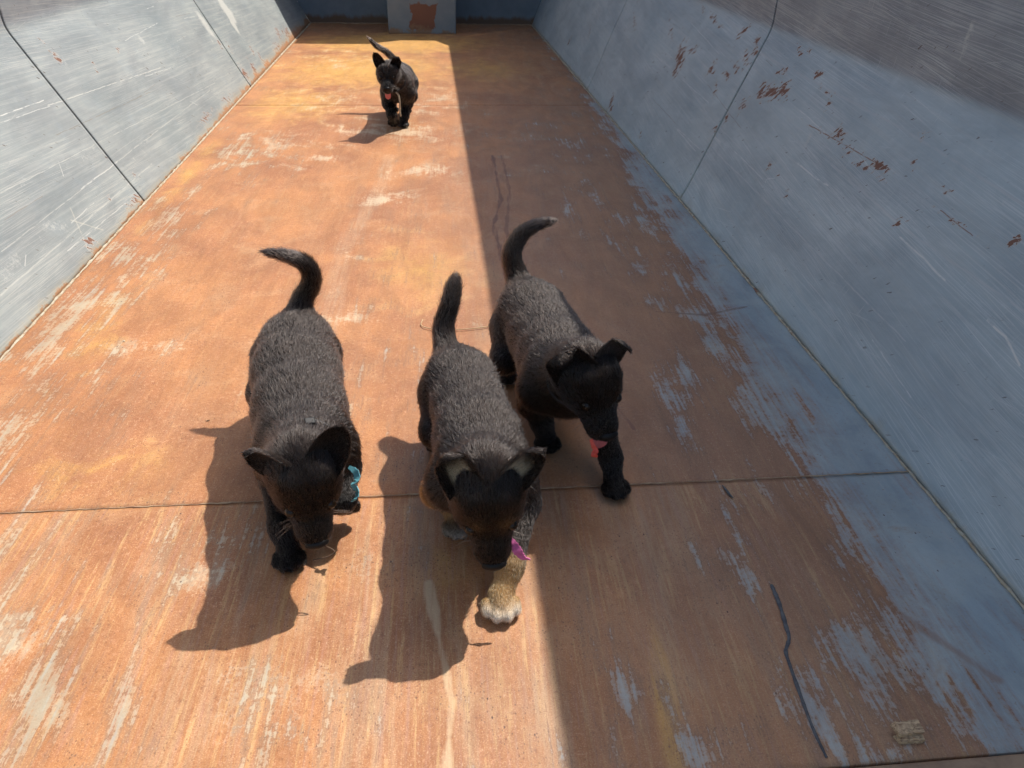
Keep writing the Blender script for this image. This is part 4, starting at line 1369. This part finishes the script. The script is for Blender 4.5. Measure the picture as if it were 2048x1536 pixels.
# ------------------------------------------------------------------ small things lying about
def mat_wood():
    M = Mat('splintered_wood')
    O = M.coord('Object')
    n = M.noise(M.mapping(O, (25, 420, 420)), 1.0, 5, 0.6)
    c = M.mix(M.step(n, 0.35, 0.7), (0.56, 0.40, 0.24), (0.22, 0.14, 0.085))
    return M.finish(c, 0.85, M.bump(n, 0.5, 0.001), 0.2)


M_WOOD = mat_wood()
wood = empty('wood_offcut', (0.678, 0.634, 0.0))
wood.rotation_euler = (0, 0, math.radians(-2))
tag(wood, 'small split wood offcut lying by the open front edge of the rusty floor', 'wood')
def plank(name, x0, x1, y0, y1, z0, z1, skew, seed):
    r = random.Random(seed)
    n = 9
    V, F = [], []
    for i in range(n):
        t = i / (n - 1); x = x0 + (x1 - x0) * t
        j = lambda a: r.uniform(-a, a)
        V += [(x + j(.001), y0 + j(.0012) + skew * t, z0), (x + j(.001) - .004 * (i == 0), y1 + j(.0012) + skew * t, z0),
              (x + j(.001) + .003 * (i == 0), y1 + j(.0018) + skew * t, z1 + j(.0018)), (x + j(.001), y0 + j(.0015) + skew * t, z1 * .86 + j(.0018))]
    for i in range(n - 1):
        for k in range(4):
            a, b = i * 4 + k, i * 4 + (k + 1) % 4
            F.append((a, b, b + 4, a + 4))
    F += [(3, 2, 1, 0), tuple((n - 1) * 4 + k for k in range(4))]
    return mesh_obj(name, V, F, M_WOOD, wood)
plank('lower_splinter', -.018, .0195, -.011, .003, .0015, .012, .001, 3)
plank('upper_splinter', -.0215, .017, -.006, .013, .0128, .023, .002, 5)

M_CHIP = mat_plain('pale_wood_chip', (0.55, 0.45, 0.33), 0.8)
M_STRAW = mat_plain('dry_straw', (0.58, 0.40, 0.22), 0.7)
M_BROWNCHIP = mat_plain('dark_bark', (0.12, 0.07, 0.04), 0.85)
def shard(name, x, y, L, w, h, ang, mat, label, cat, group=None, seed=0):
    r = random.Random(seed)
    bm = bmesh.new()
    bmesh.ops.create_icosphere(bm, subdivisions=1, radius=1.0)
    for v in bm.verts:
        v.co = Vector((v.co.x * L * r.uniform(.75, 1.15), v.co.y * w * r.uniform(.7, 1.2), (v.co.z * .5 + .5) * h * r.uniform(.8, 1.2)))
    o = bm_obj(name, bm, mat)
    o.location = (x, y, 0.0016); o.rotation_euler = (0, 0, math.radians(ang))
    return tag(o, label, cat, group)
shard('wood_chip', -.865, 1.949, .007, .0022, .003, -35, M_CHIP, 'tiny pale wood chip on sunlit rust near the left wall', 'wood chip', seed=1)
shard('pebble', .354, 1.858, .0045, .004, .005, 0, M_CHIP, 'tiny pale pebble on the shaded floor above the right puppy', 'pebble', seed=2)
shard('bark_flake', -.548, 1.545, .006, .0018, .002, 20, M_BROWNCHIP, 'tiny dark bark flake left of the leftmost puppy', 'bark flake', seed=4)
st = tube('straw', smooth_path([(-.048, 2.03, .004), (-.052, 1.995, .004), (-.03, 1.972, .005), (.02, 1.962, .004), (.09, 1.965, .004), (.175, 1.985, .003)], 8), .0014, M_STRAW, None, 6)
tag(st, 'thin bent dry straw lying behind the middle puppy tail', 'straw')

# gravel and leaf litter on the ground in front of the open end
M_STONE = mat_simple('gravel_stone', (0.22, 0.20, 0.17), (0.42, 0.38, 0.33), 40, 0.9, 0.4)
V, F = [], []
r = random.Random(9)
bm0 = bmesh.new(); bmesh.ops.create_icosphere(bm0, subdivisions=1, radius=1.0)
bv = [tuple(v.co) for v in bm0.verts]; bf = [tuple(v.index for v in f.verts) for f in bm0.faces]; bm0.free()
for i in range(1500):
    x, y = r.uniform(-1.3, 1.7), r.uniform(-.5, .53)
    sz = r.uniform(.006, .017); off = len(V)
    a = r.uniform(0, 6.28); ca, sa = math.cos(a), math.sin(a)
    sx, sy, sc = (r.uniform(.7, 1.3) for _ in range(3))
    for (px, py, pz) in bv:
        k = r.uniform(.82, 1.12)
        X, Y = px * sx * k, py * sy * k
        V.append((x + (X * ca - Y * sa) * sz, y + (X * sa + Y * ca) * sz, -.24 + sz * .35 + pz * sc * .6 * sz * k))
    F += [tuple(q + off for q in f) for f in bf]
gr = mesh_obj('gravel', V, F, M_STONE)
tag(gr, 'loose grey gravel on the ground before the open end', 'gravel', kind='stuff')

sg_ = tube('string', smooth_path([(-.222, .985, .118), (-.204, .990, .110), (-.191, .984, .104), (-.199, .980, .098), (-.214, .979, .094), (-.228, .980, .090)], 7), .0012, M_BROWNCHIP, None, 6)
tag(sg_, 'thin dark string dangling from the mouth of the leftmost puppy', 'string')
